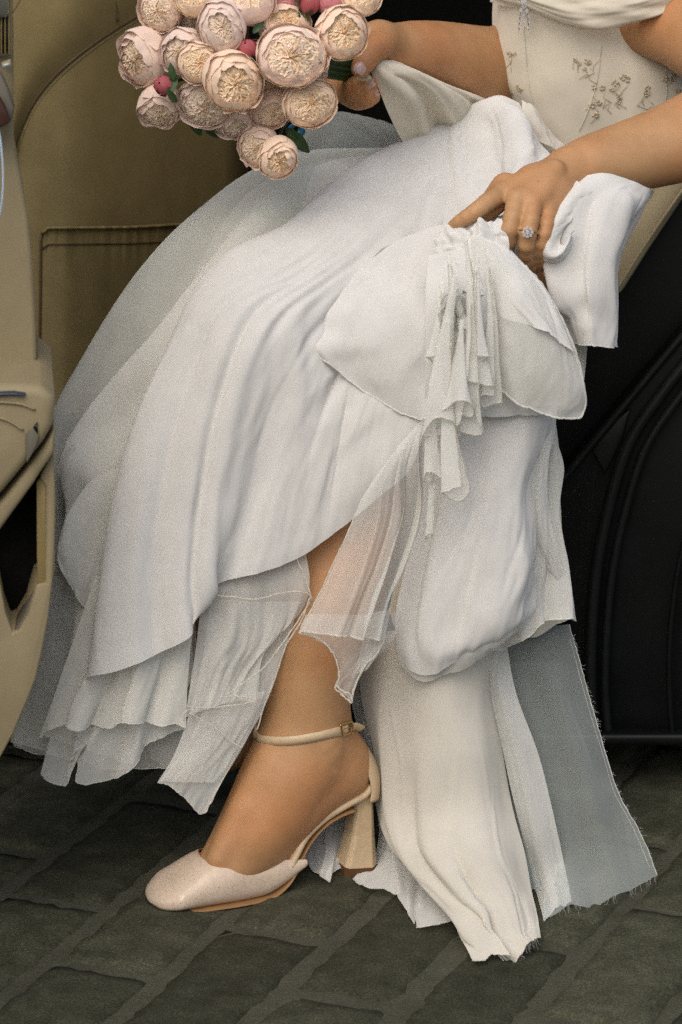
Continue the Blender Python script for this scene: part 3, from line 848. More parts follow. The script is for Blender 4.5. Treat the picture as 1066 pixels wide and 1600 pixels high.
# toe box: lower line (near edge), crest line (middle) and throat line (near edge), stations from the toe backwards
crest = cat_spline([(233, 1404), (240, 1391), (258, 1376), (284, 1358), (314, 1338), (345, 1326), (380, 1318), (420, 1316), (452, 1318), (463, 1321)], 48)
lower = cat_spline([(233, 1409), (240, 1422), (262, 1427), (300, 1423), (345, 1417), (389, 1410), (425, 1400), (446, 1382), (458, 1364), (463, 1356)], 48)
thr_x = [300, 316, 333, 351, 378, 404, 430, 460, 476]; thr_y = [1330, 1341, 1351, 1356, 1349, 1345.5, 1343.5, 1343, 1343]
nr_ = 48; nk = 41
rings = []; TH = []
for i in list(range(nr_)) * 2:
    if len(TH) == nr_ and not isinstance(TH, np.ndarray):
        TH = np.array(TH); ko = np.array([1, 2, 3, 2, 1]) / 9.0; tp = np.pad(TH, 2, mode='edge'); sm_ = np.convolve(tp, ko, 'valid')
        TH = np.where(TH > 1.5, TH, sm_)
    s = i / (nr_ - 1.0)
    hw = max(.002, .0335 * min(1, s * 5.5) ** .5 * (1 - .16 * max(0, s - .45) / .55))
    a, b_ = FC(*crest[i]), FN(lower[i][0], lower[i][1], hw * .85)
    b_[:2] = a[:2]
    ctr = a * .42 + b_ * .58
    hu, hd = a[2] - ctr[2], ctr[2] - b_[2]
    px = lower[i][0]
    th0 = math.pi / 2
    if px > 312:
        # angle at which the near wall meets the throat line seen in the photograph
        best = 9
        for th in np.linspace(0.02, math.pi / 2, 60):
            q = ctr - FS * (abs(math.cos(th)) ** .8 * hw) + FU * (math.sin(th) ** .95 * hu)
            dd = q - np.array((0, 0, CAM_H)); zc = dd[1] * CP - dd[2] * SP; yy = 800 - F * (dd[1] * SP + dd[2] * CP) / zc; xx = 533 + F * dd[0] / zc
            e = abs(yy - np.interp(xx, thr_x, thr_y))
            if e < best: best, th0 = e, th
    if not isinstance(TH, np.ndarray):
        TH.append(th0); continue
    th0 = TH[i]
    ring_ = []
    for k in range(nk):
        th = math.pi - th0 + (math.pi + 2 * th0) * k / (nk - 1.0)
        cx, sx = math.cos(th), math.sin(th)
        if sx < 0: x = math.copysign(abs(cx) ** .55, cx) * hw; z = -abs(sx) ** .7 * hd
        else: x = math.copysign(abs(cx) ** .8, cx) * hw; z = sx ** .95 * hu
        ring_.append(ctr + FS * x + FU * z)
    rings.append(ring_)
Fs = grid_faces(nr_, nk); Fs.append(tuple(range(nk)))
sme = mesh('shoe', [q for r_ in rings for q in r_], Fs)
bm = bmesh.new(); bm.from_mesh(sme); bmesh.ops.remove_doubles(bm, verts=bm.verts[:], dist=.0001); bmesh.ops.recalc_face_normals(bm, faces=bm.faces[:]); bm.to_mesh(sme); bm.free()
shoe = link('shoe', sme, M['glitter'], person)
sm = shoe.modifiers.new('thickness', 'SOLIDIFY'); sm.thickness = .0018; sm.offset = 0
ss = shoe.modifiers.new('subsurf', 'SUBSURF'); ss.levels = 1; ss.render_levels = 1
tube('topline', [r_[-1] for r_ in rings[int(nr_ * .40):]], .0007, M['sole'], shoe, 5)
# outsole: thin slab that follows the lower line, then rises as the shank to the heel seat
def strip(name, pxs, widths, thick, mat, parent, n=60, off=0.0, lip=0.0):
    c = cat_spline(pxs, n); hw = np.interp(np.linspace(0, 1, n), np.linspace(0, 1, len(widths)), widths)
    rings = []
    for i in range(n):
        q = FN(c[i][0], c[i][1], hw[i])
        i2, i1 = min(i + 1, n - 1), max(i - 1, 0); c2 = FN(c[i2][0], c[i2][1], hw[i2]); c1 = FN(c[i1][0], c[i1][1], hw[i1])
        tg = (c2 - c1) / (np.linalg.norm(c2 - c1) + 1e-9); up = np.cross(FS, tg); up = up if up[2] > 0 else -up
        r_ = []
        for k in range(16):
            th = 2 * math.pi * k / 16
            x = math.copysign(abs(math.cos(th)) ** .45, math.cos(th)) * hw[i]; z = math.copysign(abs(math.sin(th)) ** .6, math.sin(th)) * thick / 2
            r_.append(q + FS * (x + off) + up * z)
        rings.append(r_)
    return loft(name, rings, mat, parent)
strip('outsole', [(236, 1421), (260, 1430), (300, 1427), (345, 1421.5), (389, 1414.5), (428, 1404.5), (452, 1385), (468, 1359), (478, 1338)],
      [.004, .021, .0338, .0358, .0358, .0345, .0315, .0285, .026], .0030, M['sole'], shoe)
strip('shank', [(458, 1356), (465, 1340), (482, 1309), (512, 1280), (546, 1259), (574, 1243), (583, 1230)],
      [.0300, .0285, .0235, .0210, .0220, .0225, .020], .0082, M['glitter_gold'], shoe)
strip('shank_edge', [(470, 1350), (487, 1319), (512, 1291), (534, 1277), (556, 1268)],
      [.0285, .0240, .0215, .0222, .0228], .0022, M['sole'], shoe)
# heel counter: a curved wall round the back of the heel
rows = []
edge = cat_spline([(553, 1143), (559, 1165), (568, 1194), (575, 1220), (574, 1236)], 24)
backl = cat_spline([(556, 1142), (570, 1163), (583, 1186), (588, 1208), (587, 1238)], 24)
for i in range(24):
    e_, bk = FC(*edge[i]), FC(*backl[i])
    s = i / 23.0
    hw = .006 + .016 * math.sin(min(1, s * 1.25) * math.pi / 2)
    r_ = []
    for k in range(25):
        th = (k / 24.0 - .5) * math.pi * 1.05
        depth = np.linalg.norm((e_ - bk)[:2])
        fwd = (1 - math.cos(th)) * (depth + .006 * s)
        r_.append(bk + FA * fwd + FS * math.sin(th) * hw)
    rows.append(r_)
cn = link('heel_counter', mesh('heel_counter', [q for r_ in rows for q in r_], grid_faces(24, 25)), M['glitter_gold'], shoe)
sm = cn.modifiers.new('thickness', 'SOLIDIFY'); sm.thickness = .0022; sm.offset = 0
# flared block heel, faceted
hs = []
for s, (xl, yl), (xr, yr), hw in ((0, (556, 1254), (588, 1238), .0150), (.15, (557, 1272), (588, 1252), .0135), (.5, (553, 1308), (589.5, 1294), .0130), (.8, (546, 1340), (593, 1334), .0150), (1, (541.5, 1359), (595.5, 1356), .0168)):
    a, b_ = FN(xl, yl, hw), FN(xr, yr, hw)
    z = (a[2] + b_[2]) / 2
    c = (a + b_) / 2; hl = np.linalg.norm((a - b_)[:2]) / 2
    r_ = []
    for (x, y) in ((1, -.72), (.80, -1), (-.55, -1), (-1, -.45), (-1, .45), (-.55, 1), (.80, 1), (1, .72)):
        q = c + FA * hl * x + FS * hw * y; q[2] = a[2] * (x + 1) / 2 + b_[2] * (1 - x) / 2
        r_.append(q)
    hs.append(r_)
heel = loft('heel', hs, M['glitter_gold'], shoe, smooth=False)
bv = heel.modifiers.new('bevel', 'BEVEL'); bv.width = .0011; bv.segments = 2
low = hs[-1]; tipring = [[q + (0, 0, -.0002) for q in low], [np.array((q[0], q[1], .0008)) for q in low]]
loft('heel_tip', tipring, M['heel_tip'], shoe, smooth=False)
# ankle strap with buckle, laid on the skin
lpx = cat_spline([(397, 1149), (409, 1156), (445, 1158), (483, 1153), (531, 1142), (549, 1137)], 60)
near = []
for x, y in lpx:
    q, n = skin_hit(min(max(x, 402), 546), y, .0014)
    if q is None: continue
    near.append(q)
near = np.array(near)
ctr = near.mean(0); ctr = ctr + FS * .030
# far half: the near half turned about the middle of the ankle
far = []
for q in near[::-1]:
    o_ = q - ctr; sd_ = o_ @ FS
    far.append(q - FS * 2 * min(sd_, -.004) + FU * 0)
loop = np.vstack([near, np.array(far)])
lp_ = cat_spline(loop[::4], 110, closed=True)
V = []
for q in lp_:
    o_ = q - ctr; o_[2] = 0; o_ /= np.linalg.norm(o_) + 1e-9
    V += [q + FU * .0044 + o_ * .0006, q + o_ * .0009, q - FU * .0044 + o_ * .0006, q - FU * .0044 - o_ * .0014, q + FU * .0044 - o_ * .0014]
Fc = grid_faces(len(lp_), 5, True); nl = len(lp_)
Fc += [((nl-1)*5+i, (nl-1)*5+(i+1) % 5, (i+1) % 5, i) for i in range(5)]
strap = link('ankle_strap', mesh('ankle_strap', V, Fc), M['glitter_gold'], shoe)
bpts = [skin_hit(x, y, .0034)[0] for x, y in ((528, 1130), (545, 1127), (547, 1144), (532, 1148))]
fr = []
for i in range(4):
    a, b_ = bpts[i], bpts[(i + 1) % 4]; fr += [a + (b_ - a) * s for s in np.linspace(0.08, .92, 6)]
fr.append(fr[0])
bk = tube('buckle', fr, .0010, M['gold'], shoe, 8)
tube('buckle_pin', [skin_hit(531, 1139, .0032)[0], skin_hit(545, 1135, .0034)[0]], .0006, M['gold'], bk, 6)
e0 = skin_hit(546, 1137, .002)[0]
tube('strap_end', [e0, PF(556, 1135, e0 @ FS - heel_g @ FS + .004), PF(566, 1139, e0 @ FS - heel_g @ FS + .010)], .0040, M['glitter_gold'], shoe, 10, 10, flat=.35, nor=(0, 1, 0))
# ------------------------------------------------------------------ the wedding dress
def sheet(rows, nu, nv, folds=(), wr=0.0, wscale=(6, 2), seed=1, ramp_v=0.3, across=False, wave=None):
    """cloth from control rows (each a list of (px, py, depth)); rows run across, cloth falls from row to row.
    folds: (u at top, u at bottom, width, height in m, v from, v to); returns an nv x nu x 3 array"""
    A = np.stack([cat_spline([pp(q) for q in r_], nu) for r_ in rows])            # rows x nu x 3
    k = len(rows)
    G = np.zeros((nv, nu, 3))
    # spread v by mean distance between rows
    for i in range(nu): G[:, i] = cat_spline(A[:, i], nv) if k > 2 else A[0, i] + (A[1, i] - A[0, i]) * np.linspace(0, 1, nv)[:, None]
    u = np.linspace(0, 1, nu)[None, :]; v = np.linspace(0, 1, nv)[:, None]
    D = np.zeros((nv, nu))
    for (u0, u1, wd, h, v0, v1) in folds:
        vv = np.clip((v - v0) / max(v1 - v0, 1e-6), 0, 1)
        uc = u0 + (u1 - u0) * vv
        env = np.clip((v - v0) / .18, 0, 1) * np.clip((v1 + .12 - v) / .12, 0, 1)
        env = env * env * (3 - 2 * env)
        D += h * np.exp(-((u - uc) / wd) ** 2) * env
    if wave:
        n, h, v0, ph = wave
        env = np.clip((v - v0) / (1 - v0 + 1e-6), 0, 1) ** 1.2
        D += h * env * np.sin(2 * math.pi * (n * u + ph + .35 * vnoise(u * 3 + 0 * v, v * 2 + 0 * u, seed + 9)))
    if wr:
        env = ramp_v + (1 - ramp_v) * v
        D += wr * env * (vnoise(u * wscale[0] + 2.3 * v, v * wscale[1] + 0 * u, seed) + .5 * vnoise(u * wscale[0] * 2.3 - 3 * v, v * wscale[1] * 2 + 0 * u, seed + 1)
                         + .25 * vnoise(u * wscale[0] * 5.1 + 5 * v, v * wscale[1] * 3 + 0 * u, seed + 2))
    # folds push along the smooth sheet normal, flattened towards the edges at the top
    du = np.gradient(G, axis=1); dv = np.gradient(G, axis=0)
    nrm = np.cross(du, dv); nrm /= np.linalg.norm(nrm, axis=2)[..., None] + 1e-12
    sgn = np.where(nrm[..., 1] > 0, -1.0, 1.0)
    s = np.sign(np.median(-nrm[..., 1])) or 1.0
    return G + nrm * (s * D)[..., None]
def cloth(name, rows, mat, parent, nu=90, nv=90, hem=None, hem_r=.0009, sides=None, **kw):
    G = sheet(rows, nu, nv, **kw)
    o = link(name, mesh(name, G.reshape(-1, 3), grid_faces(nv, nu)), mat, parent)
    return o, G
def hem_of(par, pts, r=.0009, mat=None, jit=.0004, seed=3):
    p = np.array(pts); n = len(p)
    p = p + (0, -.0006, 0)
    p = p + np.stack([vnoise(np.arange(n) * .5, np.zeros(n) + k, seed) for k in range(3)], 1) * jit
    V, Fc = tube_geo(p, r * (1 + .25 * vnoise(np.arange(n) * .4, np.zeros(n), seed + 5)), 6)
    return link('rolled_hem', mesh('rolled_hem', V, Fc), mat or M['hem'], par)

def creases(seed, n, u0=.03, u1=.97, h=.0022, w=(.006, .016), v0=(.0, .6), ln=(.2, .6), slant=.06):
    """a handful of narrow irregular creases"""
    r_ = np.random.RandomState(seed); out = []
    for _ in range(n):
        u = r_.uniform(u0, u1); s = r_.uniform(*v0)
        out.append((u, u + r_.uniform(-slant, slant), r_.uniform(*w), r_.choice([-1, 1, -1]) * h * r_.uniform(.4, 1.1), s, min(1, s + r_.uniform(*ln))))
    return out
# ---- bodice (the dress itself), drape band and train
rows = [
 [(770, -60, 3.50), (790, -50, 3.415), (830, -40, 3.385), (900, -40, 3.39), (985, -30, 3.41), (1090, 20, 3.44), (1150, 60, 3.52)],
 [(770, 0, 3.50), (785, 5, 3.415), (822, 12, 3.378), (890, 30, 3.378), (960, 65, 3.395), (1045, 94, 3.425), (1120, 130, 3.50)],
 [(772, 60, 3.50), (786, 70, 3.42), (815, 75, 3.385), (880, 85, 3.372), (960, 105, 3.385), (1060, 135, 3.42), (1130, 180, 3.50)],
 [(780, 120, 3.50), (792, 125, 3.425), (815, 130, 3.395), (872, 138, 3.375), (950, 155, 3.385), (1060, 190, 3.42), (1130, 230, 3.50)],
 [(795, 170, 3.50), (806, 172, 3.43), (826, 178, 3.405), (870, 190, 3.385), (940, 210, 3.39), (1050, 245, 3.42), (1120, 280, 3.50)],
 [(800, 240, 3.50), (812, 250, 3.43), (835, 262, 3.41), (880, 275, 3.395), (950, 295, 3.40), (1050, 320, 3.43), (1120, 340, 3.50)],
]
dress, G = cloth('dress', rows, M['satin'], person, 90, 70, folds=[(.30, .30, .02, .0012, 0, 1), (.62, .56, .02, .0012, .1, 1), (.83, .80, .02, .001, .1, 1)], wr=.0012, wscale=(9, 5), ramp_v=1)
bod = G
def on_bod(px, py):
    """nearest bodice point seen at that pixel"""
    d = ray(px, py); d = d / np.linalg.norm(d); q = bod.reshape(-1, 3) - np.array((0, 0, CAM_H))
    t = q @ d; dist = np.linalg.norm(q - t[:, None] * d, axis=1)
    k = np.argmin(dist + 0.0 * t); return P(px, py, bod.reshape(-1, 3)[k][1] - .0012)
# seams on the bodice
for pts in ([(818, 40), (822, 90), (828, 140), (838, 180)], [(1040, 100), (1042, 140), (1036, 180)], [(940, 70), (934, 120), (920, 170), (905, 205)]):
    tube('seam', [on_bod(*q) for q in cat_spline(pts, 14)], .0004, M['satin'], dress, 5)
# off-shoulder drape across the bust
rows = [
 [(742, -70, 3.42), (790, -50, 3.36), (850, -40, 3.345), (930, -45, 3.35), (1010, -60, 3.36), (1100, -80, 3.40)],
 [(760, -25, 3.42), (790, -12, 3.368), (838, -2, 3.35), (915, 0, 3.348), (1010, -12, 3.355), (1110, -35, 3.39)],
 [(765, 0, 3.42), (790, 4, 3.372), (828, 14, 3.36), (905, 40, 3.352), (985, 34, 3.358), (1075, 5, 3.385), (1120, -12, 3.41)],
 [(766, 2, 3.43), (792, 8, 3.385), (828, 19, 3.372), (905, 42, 3.372), (985, 36, 3.378), (1075, 7, 3.40), (1120, -10, 3.43)],
]
o, G = cloth('shoulder_drape', rows, M['satin'], dress, 100, 50, folds=[(.36, .9, .10, .004, .1, .9), (.30, .55, .06, .003, .2, .8), (.42, .97, .05, -.003, .2, .9)], wr=.0035, wscale=(3, 9), ramp_v=.8, seed=21)
# knot at the neckline with its hanging brooch
for k_, (x, y, r_) in enumerate(((818, 2, .0032), (819, 9, .0026), (814, 16, .0020), (823, 17, .0020), (812, 24, .0018), (819, 26, .0022), (826, 25, .0018), (811, 33, .0016), (820, 35, .0017), (827, 34, .0015), (812, 42, .0015), (825, 43, .0015), (811, 50, .0013))):
    if k_ == 0: brooch = gem(P(x, y, 3.343), r_, dress); brooch.name = 'brooch'
    else: gem(P(x, y, 3.350 + (0 if y < 20 else .010)), r_, brooch)
tube('chain', [P(814, 12, 3.355), P(812, 30, 3.361), P(811, 52, 3.368)], .0006, M['chrome'], brooch, 5, 10)
tube('chain', [P(821, 12, 3.355), P(825, 30, 3.361), P(826, 46, 3.366)], .0006, M['chrome'], brooch, 5, 10)
# embroidered sprigs: small raised flowers and stems
emb = MB()
def sprig(px, py, s, seed):
    r_ = np.random.RandomState(seed)
    for f in range(3):
        x0, y0 = px + r_.uniform(-16, 16) * s, py + r_.uniform(-16, 16) * s
        for k in range(6):
            a = k * math.pi / 3 + r_.rand(); rr = 5.0 * s
            c = on_bod(x0 + rr * math.cos(a), y0 + rr * math.sin(a) * .9)
            V, Fc = tube_geo([on_bod(x0 + 1.5 * math.cos(a), y0 + 1.5 * math.sin(a)), c], [.0004, .0010], 5); emb.add(V, Fc)
    for k in range(4):
        x0, y0 = px + r_.uniform(-14, 14) * s, py + r_.uniform(-14, 14) * s
        V, Fc = tube_geo([on_bod(x0, y0), on_bod(x0 + r_.uniform(-8, 8), y0 + 8), on_bod(x0 + r_.uniform(-14, 14), y0 + 16)], .00026, 4); emb.add(V, Fc)
for i, q in enumerate(((925, 105, .8), (968, 135, 1.1), (940, 165, 1.0), (1010, 150, .8), (1055, 120, 1.0), (800, 90, .5), (812, 140, .5), (935, 150, .9), (962, 150, .7), (1060, 150, .8), (905, 100, .6))): sprig(*q, 60 + i)
M['thread'] = surface('gold_thread', (0.58, 0.49, 0.34), 0.5, 0.15)
o = emb.build('embroidery', M['thread'], dress); o['kind'] = 'stuff'
# drape pulled from the far hand down to the lap
rows = [
 [(570, 96, 3.285), (582, 91, 3.280), (600, 92, 3.285), (622, 96, 3.30)],
 [(588, 130, 3.275), (606, 118, 3.265), (640, 112, 3.280), (668, 118, 3.32)],
 [(604, 170, 3.285), (632, 150, 3.28), (690, 138, 3.32), (722, 142, 3.37)],
 [(624, 212, 3.32), (664, 196, 3.34), (730, 172, 3.38), (772, 160, 3.42)],
 [(650, 250, 3.38), (695, 236, 3.40), (755, 210, 3.43), (805, 195, 3.46)],
]
cloth('hand_drape', rows, M['satin'], dress, 70, 70, folds=[(.30, .36, .05, -.006, .0, 1), (.18, .22, .05, .004, .05, 1), (.55, .5, .09, .005, .0, 1), (.75, .8, .05, -.003, .1, 1), (.42, .46, .04, .004, .15, 1)], wr=.003, wscale=(5, 2), seed=31)
rows = [[(545, 125, 3.30), (556, 115, 3.285), (570, 104, 3.275)], [(540, 132, 3.29), (558, 128, 3.275), (580, 122, 3.265)], [(545, 140, 3.30), (562, 138, 3.285), (586, 134, 3.275)]]
cloth('hand_drape', rows, M['satin'], dress, 20, 16, wr=.0015)
# sheer train lying behind on the seat
rows = [[(455, 240, 3.46), (475, 196, 3.43), (520, 176, 3.43), (575, 182, 3.43), (630, 198, 3.44)], [(455, 262, 3.42), (480, 230, 3.40), (530, 222, 3.39), (590, 222, 3.39), (660, 232, 3.41)], [(450, 300, 3.38), (500, 268, 3.36), (560, 262, 3.35), (620, 258, 3.35), (690, 262, 3.37)]]
cloth('train', rows, M['organza_blue'], dress, 60, 30, wr=.004, seed=41)

# ---- left side: sheer outer layers fanning from the lap over the seat to the ground
sil = [(700, 236, 3.43), (620, 234, 3.40), (545, 235, 3.365), (480, 241, 3.325), (420, 259, 3.32), (370, 286, 3.315), (320, 322, 3.31), (270, 366, 3.30), (225, 416, 3.29), (185, 471, 3.28), (150, 526, 3.27), (120, 577, 3.26), (95, 622, 3.25), (78, 670, 3.24), (62, 760, 3.22), (50, 880, 3.20), (36, 1020, 3.18), (18, 1160, 3.16)]
def shift(row, dx, dy, dY): return [(x + dx, y + dy, Y + dY) for x, y, Y in row]
L0 = [shift(sil, 18, 8, .06), sil,
 [(705, 250, 3.42), (625, 262, 3.385), (550, 268, 3.345), (490, 278, 3.305), (440, 296, 3.28), (395, 322, 3.275), (350, 356, 3.265), (305, 400, 3.26), (262, 452, 3.25), (222, 512, 3.24), (188, 570, 3.235), (160, 622, 3.225), (138, 672, 3.215), (122, 730, 3.205), (106, 820, 3.19), (94, 930, 3.175), (80, 1050, 3.155), (62, 1172, 3.135)],
 [(700, 300, 3.41), (640, 310, 3.37), (580, 320, 3.33), (520, 340, 3.30), (470, 366, 3.265), (425, 396, 3.235), (385, 430, 3.225), (345, 476, 3.22), (310, 530, 3.21), (280, 590, 3.20), (255, 650, 3.195), (232, 710, 3.185), (212, 780, 3.18), (198, 860, 3.17), (182, 950, 3.155), (160, 1060, 3.14), (112, 1190, 3.12)]]
cloth('sheer_overlay', L0, M['sheer_sage'], dress, 130, 40, folds=[(0, 1, .12, .002, .2, .9)], wr=.004, wscale=(3, 5), seed=51)
cloth('lining', [[(690, 246, 3.45), (600, 243, 3.41), (520, 247, 3.37), (450, 264, 3.34), (400, 292, 3.32), (360, 332, 3.30), (325, 387, 3.28), (302, 440, 3.26)],
 [(690, 290, 3.43), (600, 292, 3.385), (520, 305, 3.345), (450, 330, 3.31), (400, 355, 3.29), (362, 388, 3.272), (330, 425, 3.258), (305, 456, 3.245)],
 [(690, 330, 3.41), (600, 340, 3.36), (520, 360, 3.32), (450, 390, 3.285), (400, 412, 3.265), (362, 440, 3.25), (332, 460, 3.24), (308, 472, 3.23)]], M['crepe_cream'], dress, 70, 30, folds=creases(91, 8, .05, .9, .003, (.02, .05), (0, .3), (.5, .7), .1), wr=.004, wscale=(4, 3), seed=54)
# second, denser sheer inside it
inner = [(695, 243, 3.425), (620, 241, 3.385), (550, 246, 3.35), (488, 260, 3.315), (432, 296, 3.29), (382, 344, 3.265), (334, 400, 3.245), (288, 456, 3.23), (243, 515, 3.21), (200, 562, 3.20), (160, 612, 3.19), (128, 655, 3.18), (104, 690, 3.17), (93, 722, 3.16), (96, 760, 3.155), (104, 800, 3.15), (92, 850, 3.14), (93, 885, 3.135), (108, 915, 3.13), (120, 950, 3.125), (108, 1030, 3.115), (92, 1090, 3.11), (68, 1150, 3.105)]
L0b = [shift(inner, 14, 4, .04), inner,
 [(x + 42 + (i * 1.2), y + 22, Y - .012 - .010 * math.sin(i * 1.1)) for i, (x, y, Y) in enumerate(inner)],
 [(x + 95 + (i * 2.0), y + 48, Y - .006) for i, (x, y, Y) in enumerate(inner)]]
o, G = cloth('sheer_overlay', L0b, M['sheer_ivory'], dress, 140, 40, wr=.004, wscale=(5, 4), seed=55)
tube('rolled_hem', [pp(q) for q in cat_spline([(118, 692, 3.152), (104, 706, 3.148), (93, 724, 3.146), (92, 745, 3.146)], 14)], .0007, M['hem'], o, 5)
# small curl of sheer beside the arm rest
cloth('sheer_fold', [[(240, 720, 3.125), (150, 745, 3.118), (108, 800, 3.115), (97, 830, 3.112)], [(220, 800, 3.125), (140, 820, 3.112), (100, 845, 3.108), (89, 868, 3.107)], [(200, 900, 3.125), (140, 900, 3.11), (108, 896, 3.106), (94, 888, 3.106)], [(170, 960, 3.125), (140, 955, 3.115), (122, 938, 3.11), (112, 918, 3.108)]], M['sheer_ivory'], dress, 40, 50, wr=.003, seed=57)
# lower sheer tiers near the ground on the left
tiers = [
 ('organza', [[(60, 900, 3.15), (120, 900, 3.13), (200, 900, 3.125), (300, 900, 3.13)], [(36, 1080, 3.14), (110, 1080, 3.115), (210, 1080, 3.11), (310, 1060, 3.12)], [(22, 1163, 3.13), (45, 1174, 3.125), (64, 1180, 3.12), (100, 1186, 3.115), (140, 1190, 3.11), (200, 1200, 3.105), (260, 1200, 3.105), (310, 1185, 3.11)]], [(.5, .5, .08, .010, .2, 1), (.25, .22, .06, -.008, .2, 1)]),
 ('organza_dense', [[(130, 980, 3.115), (200, 980, 3.10), (300, 970, 3.11)], [(95, 1090, 3.105), (190, 1090, 3.09), (290, 1080, 3.10)], [(66, 1206, 3.10), (70, 1216, 3.098), (103, 1227, 3.092), (112, 1180, 3.088), (122, 1142, 3.085)]], [(.4, .5, .1, .008, .2, 1)]),
 ('organza_dense', [[(130, 1000, 3.105), (200, 1000, 3.09), (300, 990, 3.10)], [(120, 1100, 3.10), (210, 1100, 3.08), (290, 1085, 3.09)], [(120, 1148, 3.095), (129, 1222, 3.09), (152, 1223, 3.082), (185, 1214, 3.075), (210, 1194, 3.075), (232, 1165, 3.08), (262, 1148, 3.085), (291, 1138, 3.09)]], [(.3, .25, .05, .010, .2, 1), (.5, .45, .05, -.010, .2, 1), (.66, .62, .05, .008, .2, 1)]),
 ('sheer_ivory', [[(150, 900, 3.10), (200, 900, 3.085), (260, 900, 3.08), (320, 900, 3.09)], [(105, 1030, 3.095), (180, 1030, 3.075), (250, 1020, 3.07), (300, 1000, 3.08)], [(63, 1158, 3.09), (72, 1144, 3.082), (108, 1132, 3.075), (118, 1140, 3.066), (145, 1139, 3.068), (175, 1136, 3.075), (205, 1128, 3.062), (228, 1130, 3.062), (250, 1136, 3.07), (274, 1132, 3.076), (291, 1138, 3.08)]], [(.22, .3, .05, .010, .2, 1), (.38, .42, .04, -.010, .3, 1), (.62, .66, .06, .012, .3, 1), (.82, .8, .05, -.008, .3, 1)]),
]
for mt_, rw, fo in tiers:
    o, G = cloth('sheer_tier', rw, M[mt_], dress, 110, 70, folds=fo, wr=.004, wscale=(9, 2), seed=61)
    hem_of(o, G[-1], .00035, M['organza_dense'])
# ---- main skirt over the far knee
ribs = [
 [(800, 190, 3.46), (712, 200, 3.42), (610, 250, 3.36), (510, 318, 3.30), (460, 362, 3.27), (372, 408, 3.23), (322, 458, 3.22), (285, 527, 3.21), (240, 622, 3.19), (206, 726, 3.17), (176, 900, 3.15), (150, 1050, 3.13)],
 [(781, 151, 3.43), (712, 184, 3.385), (601, 233, 3.325), (500, 301, 3.26), (446, 349, 3.225), (355, 394, 3.18), (304, 446, 3.165), (268, 517, 3.155), (223, 613, 3.135), (190, 720, 3.11), (160, 900, 3.085), (135, 1060, 3.075)],
 [(800, 162, 3.40), (722, 222, 3.345), (620, 280, 3.28), (520, 345, 3.215), (455, 390, 3.175), (385, 440, 3.13), (335, 490, 3.11), (300, 560, 3.10), (262, 650, 3.085), (232, 750, 3.07), (200, 900, 3.055), (160, 1054, 3.052)],
 [(820, 180, 3.39), (740, 250, 3.325), (640, 312, 3.255), (540, 380, 3.19), (475, 430, 3.145), (410, 480, 3.10), (360, 540, 3.085), (322, 620, 3.08), (288, 720, 3.07), (260, 820, 3.06), (232, 930, 3.05), (200, 1042, 3.045)],
 [(835, 200, 3.38), (760, 275, 3.31), (660, 340, 3.24), (560, 410, 3.175), (495, 465, 3.125), (432, 530, 3.085), (385, 610, 3.075), (345, 700, 3.07), (310, 790, 3.065), (282, 880, 3.055), (268, 950, 3.05), (258, 1018, 3.045)],
 [(845, 220, 3.375), (775, 300, 3.30), (680, 368, 3.225), (582, 440, 3.16), (520, 500, 3.12), (458, 575, 3.085), (412, 660, 3.075), (372, 750, 3.07), (340, 830, 3.062), (318, 890, 3.055), (310, 940, 3.052), (302, 984, 3.05)],
 [(850, 235, 3.375), (785, 315, 3.295), (695, 385, 3.22), (600, 462, 3.155), (540, 525, 3.115), (482, 610, 3.09), (438, 690, 3.08), (402, 765, 3.075), (368, 830, 3.068), (340, 880, 3.062), (322, 910, 3.06), (302, 938, 3.058)],
 [(855, 250, 3.375), (800, 330, 3.295), (715, 402, 3.22), (622, 482, 3.155), (566, 545, 3.115), (512, 630, 3.09), (475, 705, 3.078), (448, 765, 3.072), (428, 820, 3.068), (415, 860, 3.066), (405, 880, 3.065), (398, 896, 3.065)],
 [(860, 262, 3.375), (812, 342, 3.295), (735, 418, 3.22), (645, 498, 3.16), (592, 560, 3.12), (545, 640, 3.09), (520, 700, 3.08), (502, 750, 3.075), (490, 790, 3.073), (482, 825, 3.073), (476, 850, 3.073), (470, 869, 3.074)],
 [(865, 275, 3.375), (825, 355, 3.30), (755, 432, 3.225), (672, 512, 3.165), (624, 572, 3.12), (590, 640, 3.095), (570, 685, 3.09), (562, 720, 3.085), (560, 745, 3.083), (560, 765, 3.083), (560, 785, 3.085), (560, 801, 3.087)],
 [(870, 290, 3.38), (840, 370, 3.31), (780, 450, 3.235), (705, 530, 3.175), (680, 585, 3.12), (672, 625, 3.10), (666, 655, 3.095), (660, 680, 3.093), (654, 700, 3.093), (650, 712, 3.094), (645, 724, 3.096), (640, 735, 3.10)],
]
rows = [[r_[j] for r_ in ribs] for j in range(len(ribs[0]))]
nu, nv = 300, 190
